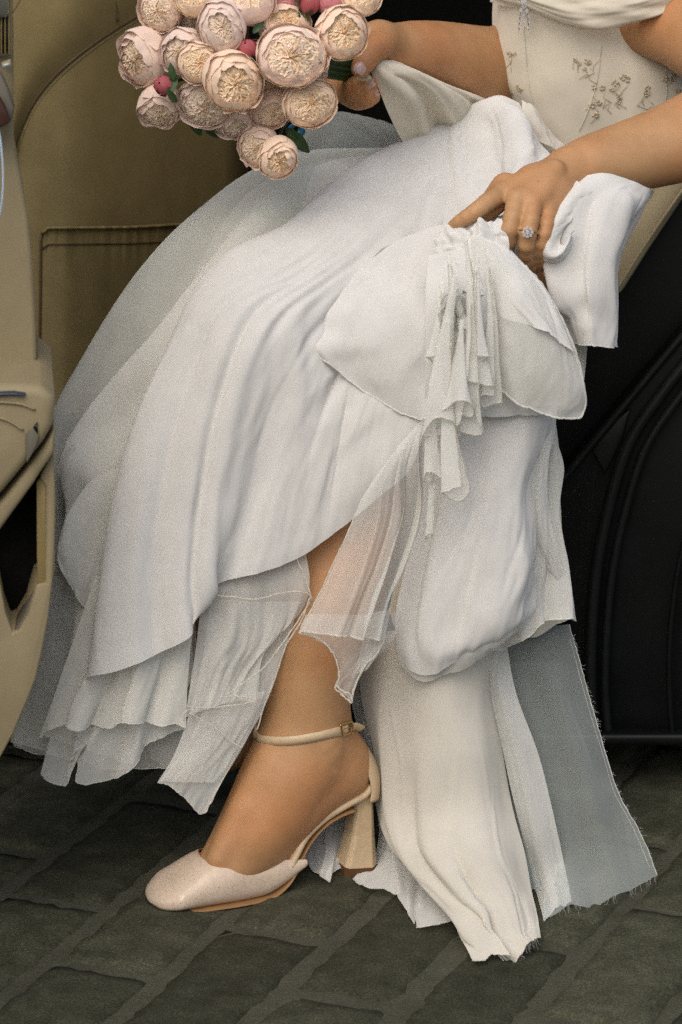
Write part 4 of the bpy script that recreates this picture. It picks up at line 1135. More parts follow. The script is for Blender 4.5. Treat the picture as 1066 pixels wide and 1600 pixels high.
def ribs_sheet(ribs, nu, nv, folds, wr, wscale, seed, extra=None):
    A = np.stack([cat_spline([pp(q) for q in r_], nv) for r_ in ribs])
    G = np.zeros((nv, nu, 3))
    for j in range(nv): G[j] = cat_spline(A[:, j], nu)
    u = np.linspace(0, 1, nu)[None, :]; v = np.linspace(0, 1, nv)[:, None]
    D = np.zeros((nv, nu))
    for (u0, u1, wd, h, v0, v1) in folds:
        vv = np.clip((v - v0) / max(v1 - v0, 1e-6), 0, 1); uc = u0 + (u1 - u0) * vv
        env = np.clip((v - v0) / .2, 0, 1) * np.clip((v1 + .12 - v) / .12, 0, 1); env = env * env * (3 - 2 * env)
        D += h * np.exp(-((u - uc) / wd) ** 2) * env
    if wr:
        D += wr * (vnoise(u * wscale[0] + 2 * v, v * wscale[1] + 0 * u, seed) + .5 * vnoise(u * wscale[0] * 2.3 - 2 * v, v * wscale[1] * 2 + 0 * u, seed + 1) + .3 * vnoise(u * wscale[0] * 5 + 3 * v, v * wscale[1] * 3 + 0 * u, seed + 2)) * (.3 + .7 * v)
    if extra is not None: D += extra(u, v)
    du = np.gradient(G, axis=1); dv = np.gradient(G, axis=0)
    nrm = np.cross(du, dv); nrm /= np.linalg.norm(nrm, axis=2)[..., None] + 1e-12
    s = np.sign(np.median(-nrm[..., 1])) or 1.0
    return G + nrm * (s * D)[..., None]
def crinkles(u, v):
    """fine gathers where the cloth turns over the knee"""
    e = np.exp(-((v - .52) / .13) ** 2) * np.exp(-((u - .42) / .26) ** 2)
    e2 = np.clip((v - .5) / .3, 0, 1) * .45
    return (.0009 * np.sin(u * 150 + 6 * vnoise(u * 6 + 0 * v, v * 9 + 0 * u, 77)) + .0016 * vnoise(u * 60 + 0 * v, v * 7 + 0 * u, 78)) * (e + e2 * .45)
G = ribs_sheet(ribs, nu, nv, [(.40, .425, .014, -.010, .45, 1), (.445, .462, .02, .006, .45, 1), (.22, .20, .035, .006, .5, 1), (.30, .33, .03, -.009, .5, 1), (.41, .44, .05, .007, .5, 1), (.53, .55, .03, -.006, .55, 1), (.62, .64, .05, .005, .55, 1), (.74, .77, .025, -.005, .5, .9),
    (.12, .10, .03, -.004, .55, 1), (.44, .70, .028, -.011, .34, .64), (.62, .84, .03, -.006, .36, .66), (.54, .78, .05, .007, .30, .62), (.36, .60, .03, .005, .36, .66)] + creases(11, 26, .05, .9, .0015, (.005, .016), (.3, .8), (.12, .4), .12) + creases(12, 16, .1, .95, .0020, (.012, .03), (.0, .25), (.15, .4), .2), .0035, (5, 2.2), 71, crinkles)
skirt = link('skirt', mesh('skirt', G.reshape(-1, 3), grid_faces(nv, nu)), M['crepe'], dress)
SK = G
skb = BVHTree.FromPolygons([tuple(q) for q in G.reshape(-1, 3).tolist()], grid_faces(nv, nu))
def over_skirt(px, py, Y, off):
    """point resting off metres in front of the skirt where the skirt lies there, else at its own depth"""
    dd = ray(px, py); dd = dd / np.linalg.norm(dd)
    co, no, i, dist = skb.ray_cast(Vector((0, 0, CAM_H)), Vector(tuple(dd)))
    if co is None: return (px, py, Y)
    return (px, py, min(co[1] - off, Y + .05) if off > 0 else co[1] - off)
# ---- sheer panels under the hem, left of the ankle
o, G = cloth('sheer_panel', [[(296, 890, 3.085), (360, 870, 3.085), (430, 845, 3.088), (470, 825, 3.09)], [(312, 926, 3.070), (370, 925, 3.074), (440, 915, 3.080), (484, 915, 3.084)], [(308, 1000, 3.072), (360, 1000, 3.074), (420, 990, 3.08), (470, 960, 3.086)], [(302, 1040, 3.072), (340, 1045, 3.074), (375, 1060, 3.08), (412, 1020, 3.086)], [(290, 1120, 3.074), (330, 1106, 3.072), (352, 1100, 3.074), (403, 1094, 3.086)]],
      M['organza_dense'], dress, 90, 80, folds=[(.3, .35, .06, .003, .2, 1), (.6, .6, .06, -.003, .2, 1)] + creases(71, 8, .1, .9, .0015, (.02, .04), (0, .5), (.3, .6)), wr=.003, seed=81)
hem_of(o, [pp(q) for q in cat_spline([(306, 938, 3.062), (330, 930, 3.060), (360, 932, 3.060), (400, 936, 3.064), (440, 926, 3.07), (478, 926, 3.076), (486, 934, 3.078), (474, 958, 3.078), (445, 1000, 3.076), (415, 1040, 3.074), (380, 1068, 3.072), (352, 1086, 3.072)], 70)], .0007)
hem_of(o, [pp(q) for q in cat_spline([(484, 934, 3.075), (470, 972, 3.075), (448, 1006, 3.075), (430, 1060, 3.077), (414, 1100, 3.079), (402, 1140, 3.08)], 50)], .0007)
hem_of(o, [pp(q) for q in cat_spline([(464, 872, 3.076), (476, 900, 3.076), (487, 936, 3.076)], 20)], .0006)
o, G = cloth('sheer_panel', [[(330, 935, 3.09), (400, 940, 3.09), (470, 940, 3.095)], [(320, 1010, 3.09), (380, 1010, 3.09), (450, 1000, 3.095)], [(300, 1100, 3.085), (350, 1105, 3.085), (420, 1090, 3.09)], [(272, 1180, 3.08), (320, 1185, 3.075), (372, 1168, 3.08), (395, 1140, 3.085)], [(247, 1222, 3.075), (262, 1226, 3.07), (292, 1250, 3.068), (314, 1273, 3.066), (328, 1262, 3.068), (336, 1232, 3.074)]],
      M['organza_dense'], dress, 80, 90, folds=[(.35, .3, .08, .003, .3, 1), (.7, .65, .07, -.003, .3, 1)], wr=.003, seed=83)
hem_of(o, G[-1], .0005)
hem_of(o, [pp(q) for q in cat_spline([(290, 1102, 3.066), (320, 1106, 3.066), (360, 1102, 3.066), (404, 1094, 3.07), (372, 1088, 3.068), (345, 1088, 3.066)], 50)], .0007)
hem_of(o, [pp(q) for q in cat_spline([(288, 1126, 3.066), (290, 1112, 3.064), (300, 1108, 3.062), (305, 1120, 3.062), (296, 1114, 3.06), (318, 1126, 3.062), (340, 1140, 3.066), (362, 1158, 3.07), (378, 1168, 3.072)], 60)], .0006)
cloth('sheer_panel', [[(330, 1080, 3.08), (370, 1085, 3.08), (415, 1080, 3.085)], [(300, 1150, 3.075), (340, 1150, 3.07), (392, 1130, 3.08)], [(250, 1221, 3.07), (300, 1222, 3.064), (338, 1221, 3.07)]], M['organza'], dress, 50, 50, wr=.003, seed=85)
cloth('sheer_panel', [[(200, 1120, 3.11), (260, 1120, 3.10), (320, 1120, 3.10)], [(215, 1150, 3.11), (270, 1165, 3.10), (330, 1160, 3.10)], [(228, 1160, 3.11), (252, 1198, 3.10), (300, 1190, 3.10)]], M['organza_thin'], dress, 40, 30, wr=.004, seed=86)
# ---- near side: cap of cloth over the near knee, gathered up to the hand
cap = [
 [(745, 345, 3.165), (690, 352, 3.165), (640, 368, 3.165), (596, 388, 3.17)],
 [(790, 400, 3.125), (720, 400, 3.11), (650, 420, 3.105), (566, 420, 3.12), (545, 440, 3.135)],
 [(800, 450, 3.10), (735, 450, 3.07), (650, 470, 3.058), (560, 480, 3.065), (516, 484, 3.085), (500, 492, 3.125)],
 [(790, 510, 3.09), (730, 510, 3.055), (650, 530, 3.035), (575, 540, 3.04), (510, 520, 3.068), (484, 522, 3.115)],
 [(770, 560, 3.09), (725, 565, 3.055), (660, 580, 3.032), (600, 590, 3.035), (545, 570, 3.055), (500, 545, 3.085), (483, 528, 3.118)],
 [(750, 620, 3.095), (715, 640, 3.07), (680, 652, 3.055), (655, 654, 3.05), (606, 637, 3.048), (545, 593, 3.062), (508, 560, 3.087), (486, 532, 3.118)],
]
cap = [[over_skirt(x_, y_, Y_, (-.022 if (j == len(r_) - 1 and i > 0) else .0035 if (j == len(r_) - 2 and i > 0) else .003 if i == len(cap) - 1 else .010)) for j, (x_, y_, Y_) in enumerate(r_)] for i, r_ in enumerate(cap)]
o, G = cloth('knee_overlay', cap, M['crepe'], dress, 130, 110, folds=[(.25, .3, .06, -.004, .0, .7), (.45, .5, .06, .003, .0, .6), (.10, .1, .05, -.004, .1, 1)] + creases(21, 16, .05, .8, .002, (.01, .03), (0, .4), (.2, .5), .2), wr=.003, wscale=(5, 4), seed=91)
hem_of(o, G[-1][30:], .0007, M['crepe'])
# crumpled gathers beneath the fingers
for i, q in enumerate(([(700, 352, 3.135), (735, 346, 3.125), (770, 345, 3.115), (783, 352, 3.11)], [(700, 364, 3.135), (730, 360, 3.12), (765, 358, 3.108), (784, 366, 3.10)], [(694, 380, 3.13), (725, 380, 3.112), (755, 376, 3.10), (775, 384, 3.095)], [(690, 400, 3.125), (720, 405, 3.10), (742, 408, 3.09), (752, 420, 3.085)])):
    pass
gath = [[(690, 352, 3.14), (720, 347, 3.130), (755, 344, 3.122), (784, 345, 3.118)], [(686, 366, 3.135), (722, 360, 3.118), (760, 354, 3.106), (790, 360, 3.10)], [(682, 385, 3.125), (720, 380, 3.108), (758, 372, 3.098), (796, 384, 3.092)], [(690, 420, 3.105), (722, 415, 3.092), (752, 410, 3.085), (786, 410, 3.082)], [(702, 460, 3.075), (722, 460, 3.065), (745, 462, 3.06), (765, 460, 3.065)]]
cloth('gather', gath, M['crepe'], dress, 60, 80, folds=[(.2, .45, .05, .004, .0, 1), (.45, .55, .05, -.005, .0, 1), (.7, .6, .05, .005, .0, 1), (.9, .75, .05, -.004, .0, .9)], wr=.006, wscale=(4, 7), seed=95, ramp_v=1)
# small twisted rosette of sheer strips between the gathers
ros = None
for i in range(9):
    a0 = i * .7; cx, cy_ = 706 + 10 * math.cos(i * 2.1), 482 + 16 * math.sin(i * 1.7)
    pts = [(cx + (8 + 10 * s) * math.cos(a0 + 4.2 * s), cy_ + (8 + 13 * s) * math.sin(a0 + 4.2 * s), 3.045 - .004 * math.sin(s * 5 + i)) for s in np.linspace(0, 1, 10)]
    c = cat_spline([pp(q) for q in pts], 26)
    r0 = c; r1 = c + np.array((0.002, .012, -.003))
    o = link('sheer_frill', mesh('sheer_frill', np.vstack([r0, r1]), grid_faces(2, 26)), M['organza_dense'], dress)
# cloth behind the frills and the petal flap
cloth('gather', [[(672, 400, 3.11), (710, 390, 3.10), (760, 390, 3.095), (800, 400, 3.10)], [(664, 470, 3.075), (710, 470, 3.065), (770, 470, 3.062), (820, 470, 3.075)], [(664, 560, 3.07), (715, 560, 3.058), (780, 560, 3.062), (850, 560, 3.08)], [(664, 650, 3.085), (720, 650, 3.072), (790, 650, 3.075), (866, 650, 3.10)]], M['crepe'], dress, 60, 60, folds=creases(81, 10, .1, .9, .003, (.03, .06), (0, .4), (.3, .6), .1), wr=.005, wscale=(5, 3), seed=97)
cloth('petal_lining', [[(770, 420, 3.095), (810, 420, 3.09), (846, 460, 3.09)], [(775, 500, 3.085), (830, 500, 3.078), (870, 515, 3.085)], [(780, 570, 3.085), (835, 570, 3.074), (888, 566, 3.082)], [(780, 630, 3.09), (830, 632, 3.082), (885, 634, 3.09)]], M['crepe_cream'], dress, 40, 50, wr=.003, seed=98)
# ---- wired petal flap, cool white
pet = [
 [(730, 368, 3.10), (744, 368, 3.092), (768, 376, 3.086), (800, 392, 3.088)],
 [(735, 400, 3.085), (770, 410, 3.072), (810, 418, 3.070), (850, 449, 3.078)],
 [(748, 450, 3.07), (790, 462, 3.055), (840, 475, 3.055), (887, 517, 3.07)],
 [(770, 505, 3.06), (810, 520, 3.045), (860, 540, 3.048), (909, 592, 3.068)],
 [(776, 560, 3.06), (815, 575, 3.045), (860, 595, 3.048), (900, 612, 3.06), (914, 634, 3.072)],
 [(780, 604, 3.065), (806, 625, 3.056), (835, 640, 3.054), (862, 650, 3.056), (890, 654, 3.062), (906, 653, 3.068)],
]
o, G = cloth('petal_flap', pet, M['organza_dense'], dress, 70, 80, wr=.003, wscale=(3, 3), seed=101)
hem_of(o, np.vstack([G[8:, -1], G[-1][::-1]]), .0009, M['organza_dense'])
pet2 = [[(740, 372, 3.094), (770, 380, 3.082), (802, 396, 3.083)], [(752, 430, 3.072), (800, 432, 3.062), (852, 454, 3.072)], [(764, 470, 3.062), (820, 480, 3.048), (884, 520, 3.064)], [(780, 494, 3.056), (850, 518, 3.042), (893, 550, 3.058), (902, 580, 3.064)]]
cloth('petal_flap', pet2, M['crepe'], dress, 50, 50, wr=.003, seed=103)
# ---- ruffle at the right of the hand
ruf = [
 [(884, 288, 3.19), (900, 279, 3.18), (941, 270, 3.175), (978, 279, 3.185), (1016, 294, 3.21), (1022, 300, 3.25)],
 [(862, 318, 3.175), (884, 312, 3.15), (930, 305, 3.14), (975, 315, 3.155), (1000, 325, 3.18), (1006, 330, 3.22)],
 [(856, 360, 3.165), (888, 362, 3.13), (925, 362, 3.12), (960, 366, 3.14), (980, 368, 3.17), (986, 372, 3.21)],
 [(846, 410, 3.155), (884, 415, 3.118), (920, 415, 3.108), (950, 412, 3.13), (964, 410, 3.16), (968, 412, 3.20)],
 [(850, 430, 3.14), (886, 455, 3.112), (920, 462, 3.10), (948, 458, 3.125), (961, 456, 3.155), (964, 458, 3.19)],
 [(880, 500, 3.14), (900, 505, 3.115), (922, 508, 3.105), (948, 505, 3.125), (960, 505, 3.15), (962, 505, 3.18)],
 [(893, 536, 3.14), (905, 539, 3.115), (925, 540, 3.105), (948, 542, 3.125), (959, 541, 3.145), (962, 541, 3.17)],
]
o, G = cloth('ruffle', ruf, M['crepe'], dress, 90, 100, folds=[(.12, .14, .08, .010, .05, .75), (.34, .3, .07, -.012, .1, .8), (.55, .55, .1, .008, .1, 1), (.8, .78, .06, -.005, .2, 1)] + creases(61, 10, .1, .95, .0018, (.012, .03), (0, .6), (.2, .5), .1), wr=.003, wscale=(4, 2.5), seed=111)
hem_of(o, G[-1], .0005, M['crepe'])
scroll = [[(902, 282, 3.165), (872, 312, 3.15), (852, 346, 3.14), (841, 380, 3.134), (841, 398, 3.130), (850, 408, 3.126), (866, 411, 3.122), (880, 406, 3.120), (890, 392, 3.120), (897, 372, 3.121)],
 [(910, 290, 3.152), (886, 320, 3.136), (866, 352, 3.122), (856, 380, 3.114), (855, 392, 3.110), (860, 399, 3.108), (868, 401, 3.107), (878, 396, 3.108), (886, 384, 3.111), (893, 366, 3.114)],
 [(924, 300, 3.15), (902, 328, 3.138), (886, 352, 3.130), (878, 372, 3.124), (876, 378, 3.122), (876, 381, 3.121), (879, 382, 3.121), (884, 378, 3.121), (888, 370, 3.122), (896, 356, 3.124)]]
o, G = cloth('ruffle_scroll', scroll, M['crepe'], dress, 80, 26, wr=.0015, seed=113)
cloth('sheer_fold', [[(880, 530, 3.16), (900, 535, 3.15), (918, 540, 3.15)], [(876, 590, 3.15), (895, 600, 3.14), (912, 600, 3.14)], [(872, 640, 3.15), (890, 640, 3.145), (905, 630, 3.145)]], M['organza_dense'], dress, 24, 24, seed=115)
# lap facets between waist and hand: softly standing folds
lap = [[(690, 200, 3.42), (750, 158, 3.375), (786, 150, 3.375), (812, 160, 3.38)], [(660, 270, 3.36), (735, 215, 3.315), (800, 185, 3.325), (838, 215, 3.34)], [(650, 330, 3.30), (735, 285, 3.25), (808, 255, 3.265), (865, 245, 3.29)], [(660, 365, 3.26), (735, 320, 3.20), (795, 290, 3.21), (850, 262, 3.235)], [(680, 390, 3.22), (740, 350, 3.18), (800, 330, 3.19), (860, 300, 3.21)]]
lap = [lap[0]] + [[over_skirt(*r_[0], -.012), over_skirt(*r_[1], .005)] + r_[2:] for r_ in lap[1:]]
cloth('lap_fold', lap, M['crepe'], dress, 70, 60, folds=[(.3, .35, .08, .008, .0, .9), (.55, .6, .07, -.008, .05, .9), (.8, .8, .07, .008, .05, .9)] + creases(51, 14, .1, .95, .002, (.012, .03), (0, .5), (.2, .5), .15), wr=.003, wscale=(4, 3), seed=121)
cloth('lap_fold', [[(812, 160, 3.37), (832, 165, 3.362), (856, 200, 3.36), (884, 228, 3.365)], [(815, 170, 3.352), (838, 185, 3.345), (862, 220, 3.345), (892, 238, 3.352)], [(818, 210, 3.345), (845, 222, 3.338), (872, 236, 3.34), (898, 244, 3.35)]], M['crepe_cream'], dress, 40, 30, folds=[(0, 0, .2, .004, 0, 1)], wr=.002, seed=123)
# ---- centre: long swoop of cloth falling from the gathers
sw = [
 [(640, 610, 3.13), (700, 590, 3.10), (780, 590, 3.10), (850, 600, 3.11), (878, 610, 3.14)],
 [(652, 690, 3.12), (705, 690, 3.082), (775, 680, 3.078), (835, 690, 3.092), (864, 690, 3.13)],
 [(660, 770, 3.11), (715, 770, 3.075), (770, 765, 3.066), (815, 765, 3.08), (840, 760, 3.12)],
 [(646, 840, 3.105), (710, 840, 3.070), (775, 835, 3.058), (815, 830, 3.068), (836, 825, 3.11)],
 [(628, 905, 3.10), (690, 915, 3.066), (770, 905, 3.052), (818, 890, 3.060), (834, 880, 3.10)],
 [(617, 960, 3.095), (670, 985, 3.066), (745, 975, 3.050), (805, 945, 3.058), (832, 920, 3.09)],
 [(619, 1010, 3.092), (645, 1026, 3.075), (700, 1024, 3.056), (765, 1004, 3.056), (812, 972, 3.066), (829, 940, 3.085)],
 [(622, 1030, 3.094), (640, 1050, 3.084), (662, 1061, 3.074), (700, 1047, 3.066), (745, 1023, 3.066), (790, 998, 3.074), (812, 978, 3.082), (830, 945, 3.088)],
]
o, G = cloth('swoop', sw, M['crepe'], dress, 130, 150, folds=[(.25, .22, .08, .004, .1, .85), (.45, .42, .05, -.004, .1, .8), (.66, .66, .09, .004, .05, .85), (.12, .14, .04, -.004, .2, .9)] + creases(31, 20, .05, .95, .0018, (.012, .03), (0, .6), (.15, .4), .2), wr=.004, wscale=(4, 2), seed=131)
sw2 = [[(x_ + 6, y_ + 5, Y_ + .010) for x_, y_, Y_ in r_] for r_ in sw[4:]]
cloth('swoop', sw2, M['organza_dense'], dress, 60, 50, wr=.003, seed=132)
# inner sheer and cream lining seen left of it
cloth('lining', [[(655, 700, 3.13), (680, 700, 3.125), (720, 700, 3.13)], [(650, 800, 3.125), (670, 810, 3.115), (710, 810, 3.12)], [(618, 910, 3.12), (640, 915, 3.105), (690, 910, 3.115)], [(606, 955, 3.12), (625, 985, 3.11), (680, 985, 3.12)]], M['lining'], dress, 40, 50, wr=.003, seed=133)
# right hand sheers hanging behind it
rs = [
 [(800, 640, 3.15), (835, 645, 3.135), (862, 650, 3.14), (868, 655, 3.16)],
 [(800, 730, 3.145), (840, 725, 3.13), (868, 720, 3.135), (875, 722, 3.155)],
 [(810, 810, 3.14), (840, 800, 3.122), (862, 790, 3.128), (868, 800, 3.15)],
 [(800, 900, 3.135), (840, 880, 3.112), (868, 870, 3.118), (880, 876, 3.14)],
 [(760, 985, 3.13), (820, 950, 3.10), (870, 930, 3.105), (893, 935, 3.13)],
 [(748, 1016, 3.125), (780, 1014, 3.105), (815, 1000, 3.10), (838, 985, 3.095), (848, 970, 3.092), (880, 968, 3.10), (899, 970, 3.12)],
]
o, G = cloth('sheer_overlay', rs, M['organza_dense'], dress, 70, 100, folds=[(.4, .45, .06, .008, .0, 1), (.62, .66, .05, -.009, .0, 1), (.8, .82, .05, .006, .1, 1), (.2, .22, .06, -.006, .1, 1)], wr=.003, wscale=(6, 2), seed=141)
hem_of(o, G[-1], .0006, M['organza_dense'])
cloth('sheer_fold', [[(800, 650, 3.16), (850, 655, 3.15), (866, 660, 3.15)], [(790, 800, 3.155), (850, 760, 3.145), (873, 735, 3.145)], [(800, 960, 3.15), (850, 930, 3.14), (882, 880, 3.14)], [(780, 1010, 3.15), (840, 990, 3.14), (895, 965, 3.14)]], M['crepe_cream'], dress, 40, 60, folds=[(.5, .5, .1, .008, 0, 1)], wr=.003, seed=143)
cloth('sheer_fold', [[(835, 700, 3.118), (850, 690, 3.11), (862, 672, 3.112)], [(818, 775, 3.115), (838, 770, 3.10), (856, 760, 3.105)], [(832, 850, 3.115), (850, 840, 3.10), (865, 830, 3.105)], [(868, 905, 3.118), (876, 900, 3.112), (882, 895, 3.115)]], M['organza'], dress, 40, 60, wr=.003, seed=144)
# ---- frills: curled sheer strips with rolled edges hanging over the knee gathers
def frill(pts_l, pts_r, Y, curl=.006, waves=2, mat='organza', loops=True, seed=0, sag=.010):
    n, nu = 70, 26
    l = cat_spline([P(x, y, Y) for x, y in pts_l], n); r_ = cat_spline([P(x, y, Y) for x, y in pts_r], n)
    u = np.linspace(0, 1, nu)[None, :, None]; v = np.linspace(0, 1, n)[:, None]
    G = l[:, None] * (1 - u) + r_[:, None] * u
    uu = u[..., 0]
    D = curl * np.sin(2 * math.pi * (uu * waves + .2 * v + seed * .37)) * (.35 + .65 * v) + .003 * vnoise(uu * 3 + 0 * v, v * 6 + 0 * uu, seed + 3)
    G[..., 1] += D - .004 * np.sin(math.pi * uu)
    G[..., 2] -= (sag * np.clip((v - .8) / .2, 0, 1) ** 1.5) * (.5 - .5 * np.cos(2 * math.pi * (uu * waves + seed * .37 + .2))) * .6
    o = link('sheer_frill', mesh('sheer_frill', G.reshape(-1, 3), grid_faces(n, nu)), M[mat], dress)
    hem_of(o, G[-1], .0009, seed=seed)
    hem_of(o, G[10:, 0], .0007, seed=seed + 1); hem_of(o, G[10:, -1], .0006, seed=seed + 2)
    return o, G
def flute(top, bot, r0, r1, Y, arc=5.2, a0=.4, bend=0, seed=0, mat='organza_dense', flat=.55):
    """a curled strip of sheer hanging as an open cone; its rolled edge shows as a loop at the mouth"""
    n, nu = 46, 40
    A_, B_ = P(top[0], top[1], Y + .012), P(bot[0], bot[1], Y)
    G = np.zeros((n, nu, 3)); th = a0 + np.linspace(0, arc, nu)
    for j in range(n):
        s = j / (n - 1.0); c = A_ + (B_ - A_) * s + np.array((bend * math.sin(math.pi * s) / SC, 0, 0))
        r_ = (r0 + (r1 - r0) * s ** 1.6) / SC
        wob = 1 + .22 * vnoise(th * 1.1 + seed, np.full(nu, s * 3.0), seed) + .10 * np.sin(3 * th + seed) * s
        sp_ = 1 + .18 * (np.linspace(0, 1, nu) - .5)
        G[j, :, 0] = c[0] + r_ * np.cos(th) * wob * sp_
        G[j, :, 1] = c[1] - r_ * np.sin(th) * wob * flat
        G[j, :, 2] = c[2] + r_ * (.22 * np.cos(2 * th + seed) + .62 * np.sin(th)) * s ** 3
    o = link('sheer_frill', mesh('sheer_frill', G.reshape(-1, 3), grid_faces(n, nu)), M[mat], dress)
    hem_of(o, G[-1], .0008, seed=seed); hem_of(o, G[6:, -1], .0005, seed=seed + 1); hem_of(o, G[6:, 0], .0004, seed=seed + 2)
flute((728, 372), (743, 606), 3, 27, 3.036, 5.4, .5, 4, 1)
flute((758, 385), (766, 626), 3, 17, 3.040, 4.6, 1.2, 6, 2)
flute((712, 430), (690, 672), 4, 29, 3.024, 5.6, .2, -6, 3)
flute((735, 440), (728, 668), 3, 23, 3.022, 5.0, 2.0, 5, 4)
flute((700, 500), (709, 770), 4, 20, 3.016, 5.6, .9, -3, 5)
flute((700, 395), (712, 520), 3, 19, 3.046, 5.0, 2.6, 3, 6)
flute((745, 400), (742, 560), 3, 18, 3.030, 4.4, 3.4, 0, 7)
flute((684, 540), (676, 745), 4, 14, 3.030, 4.4, .2, -4, 8)
flute((674, 600), (672, 838), 4, 8, 3.036, 4.0, 1.0, 4, 9, 'organza')
flute((722, 500), (716, 640), 3, 22, 3.018, 5.2, 4.2, 0, 10)
flute((690, 440), (684, 560), 3, 16, 3.044, 4.8, 1.4, 0, 12)
# ---- translucent veil strip beside the shin
veil = [
 [(610, 715, 3.085), (628, 690, 3.075), (650, 665, 3.07), (676, 640, 3.07)],
 [(568, 775, 3.072), (598, 752, 3.058), (634, 728, 3.055), (666, 705, 3.065)],
 [(545, 830, 3.06), (585, 815, 3.045), (630, 800, 3.045), (668, 790, 3.06)],
 [(515, 895, 3.05), (560, 890, 3.035), (605, 880, 3.035), (640, 872, 3.055)],
 [(490, 945, 3.045), (530, 950, 3.028), (575, 945, 3.03), (618, 930, 3.05)],
 [(467, 986, 3.042), (500, 990, 3.026), (545, 994, 3.024), (575, 998, 3.03), (600, 996, 3.048)],
]
o, G = cloth('veil', veil, M['organza'], dress, 90, 90, folds=[(.52, .56, .025, -.008, .0, 1), (.62, .66, .025, .008, .0, 1), (.72, .75, .025, -.007, .0, 1), (.82, .85, .03, .007, .0, 1), (.42, .45, .03, .005, .1, 1)], wr=.002, wscale=(8, 2), seed=151)
hem_of(o, G[-1], .0009)
hem_of(o, G[20:, 0], .0006)
v2 = [[(478, 960, 3.055), (520, 960, 3.05), (570, 960, 3.05), (610, 950, 3.06)], [(470, 984, 3.05), (515, 1000, 3.045), (562, 1010, 3.045), (600, 1000, 3.06)], [(490, 992, 3.05), (520, 1012, 3.045), (545, 1040, 3.045), (578, 1030, 3.05)], [(505, 1000, 3.05), (522, 1020, 3.046), (532, 1046, 3.045), (528, 1072, 3.045), (548, 1088, 3.045)]]
o, G = cloth('veil', v2, M['organza'], dress, 60, 60, wr=.003, seed=153)
hem_of(o, [pp(q) for q in cat_spline([(467, 988, 3.04), (485, 992, 3.038), (505, 1003, 3.037), (520, 1020, 3.037), (528, 1040, 3.037), (530, 1060, 3.037), (524, 1076, 3.037), (534, 1082, 3.036), (545, 1088, 3.036), (548, 1096, 3.036), (553, 1078, 3.038), (560, 1060, 3.04), (572, 1038, 3.04), (588, 1022, 3.042), (598, 1004, 3.044)], 90)], .0009)
hem_of(o, [pp(q) for q in cat_spline([(526, 1070, 3.034), (536, 1080, 3.033), (546, 1084, 3.032), (550, 1098, 3.032), (542, 1092, 3.032), (532, 1084, 3.033)], 30)], .0009)
cloth('veil', [[(570, 960, 3.055), (600, 955, 3.05), (625, 960, 3.06)], [(565, 1010, 3.05), (590, 1005, 3.045), (615, 1000, 3.06)], [(550, 1060, 3.05), (570, 1045, 3.045), (585, 1030, 3.055)]], M['organza'], dress, 40, 30, folds=[(.5, .5, .08, .004, 0, 1)], wr=.002, seed=155)
# ---- cream underskirt to the ground
un = [
 [(560, 990, 3.19), (620, 985, 3.13), (690, 985, 3.095), (750, 985, 3.11), (790, 985, 3.15)],
 [(566, 1090, 3.19), (620, 1085, 3.13), (690, 1080, 3.085), (745, 1080, 3.10), (772, 1080, 3.14)],
 [(586, 1180, 3.18), (630, 1180, 3.115), (695, 1175, 3.075), (755, 1170, 3.09), (786, 1165, 3.13)],
 [(590, 1260, 3.175), (635, 1265, 3.10), (700, 1265, 3.065), (765, 1260, 3.08), (800, 1250, 3.12)],
 [(610, 1320, 3.13), (650, 1335, 3.05), (715, 1340, 3.02), (780, 1340, 3.035), (818, 1330, 3.08)],
 [(672, 1385, 3.06), (690, 1400, 3.01), (735, 1400, 2.99), (790, 1400, 3.005), (828, 1390, 3.05)],
 [(704, 1424, 3.02), (716, 1430, 2.99), (745, 1420, 2.975), (790, 1425, 2.985), (836, 1420, 3.02)],
 [(720, 1462, 2.985), (735, 1464, 2.965), (755, 1440, 2.965), (772, 1462, 2.955), (805, 1468, 2.965), (841, 1440, 3.0)],
 [(738, 1502, 2.935), (756, 1502, 2.935), (768, 1492, 2.938), (778, 1492, 2.938), (800, 1496, 2.935), (820, 1490, 2.94), (845, 1466, 2.97)],
]
o, G = cloth('underskirt', un, M['crepe_cream'], dress, 120, 140, folds=[(.2, .2, .08, .006, .1, .9), (.36, .38, .07, -.005, .3, .9), (.5, .42, .06, .004, .25, 1), (.62, .5, .03, -.010, .55, 1), (.74, .7, .09, .005, .2, 1)] + creases(41, 18, .05, .95, .0018, (.010, .026), (.1, .7), (.15, .4), .12), wr=.004, wscale=(3.3, 2), seed=161)
hem_of(o, G[-1], .0005, M['crepe_cream'])
UN = G
un2 = [[(575, 1190, 3.20), (620, 1190, 3.17), (680, 1190, 3.12)], [(588, 1260, 3.195), (630, 1265, 3.15), (700, 1270, 3.11)], [(585, 1330, 3.175), (630, 1340, 3.13), (700, 1360, 3.095)], [(552, 1372, 3.165), (575, 1390, 3.155), (600, 1392, 3.14), (628, 1408, 3.075), (652, 1444, 3.02), (672, 1447, 3.015), (712, 1438, 3.02)]]
o, G = cloth('sheer_tier', un2, M['organza_dense'], dress, 80, 60, folds=[(.4, .45, .07, .008, .1, 1), (.65, .7, .06, -.008, .1, 1)], wr=.003, seed=163)
hem_of(o, G[-1], .0005)
un3 = [[(590, 1200, 3.105), (640, 1200, 3.07), (690, 1200, 3.065)], [(592, 1270, 3.10), (640, 1285, 3.062), (690, 1280, 3.055)], [(598, 1300, 3.10), (615, 1318, 3.085), (645, 1326, 3.062), (668, 1332, 3.052), (690, 1400, 3.05)]]
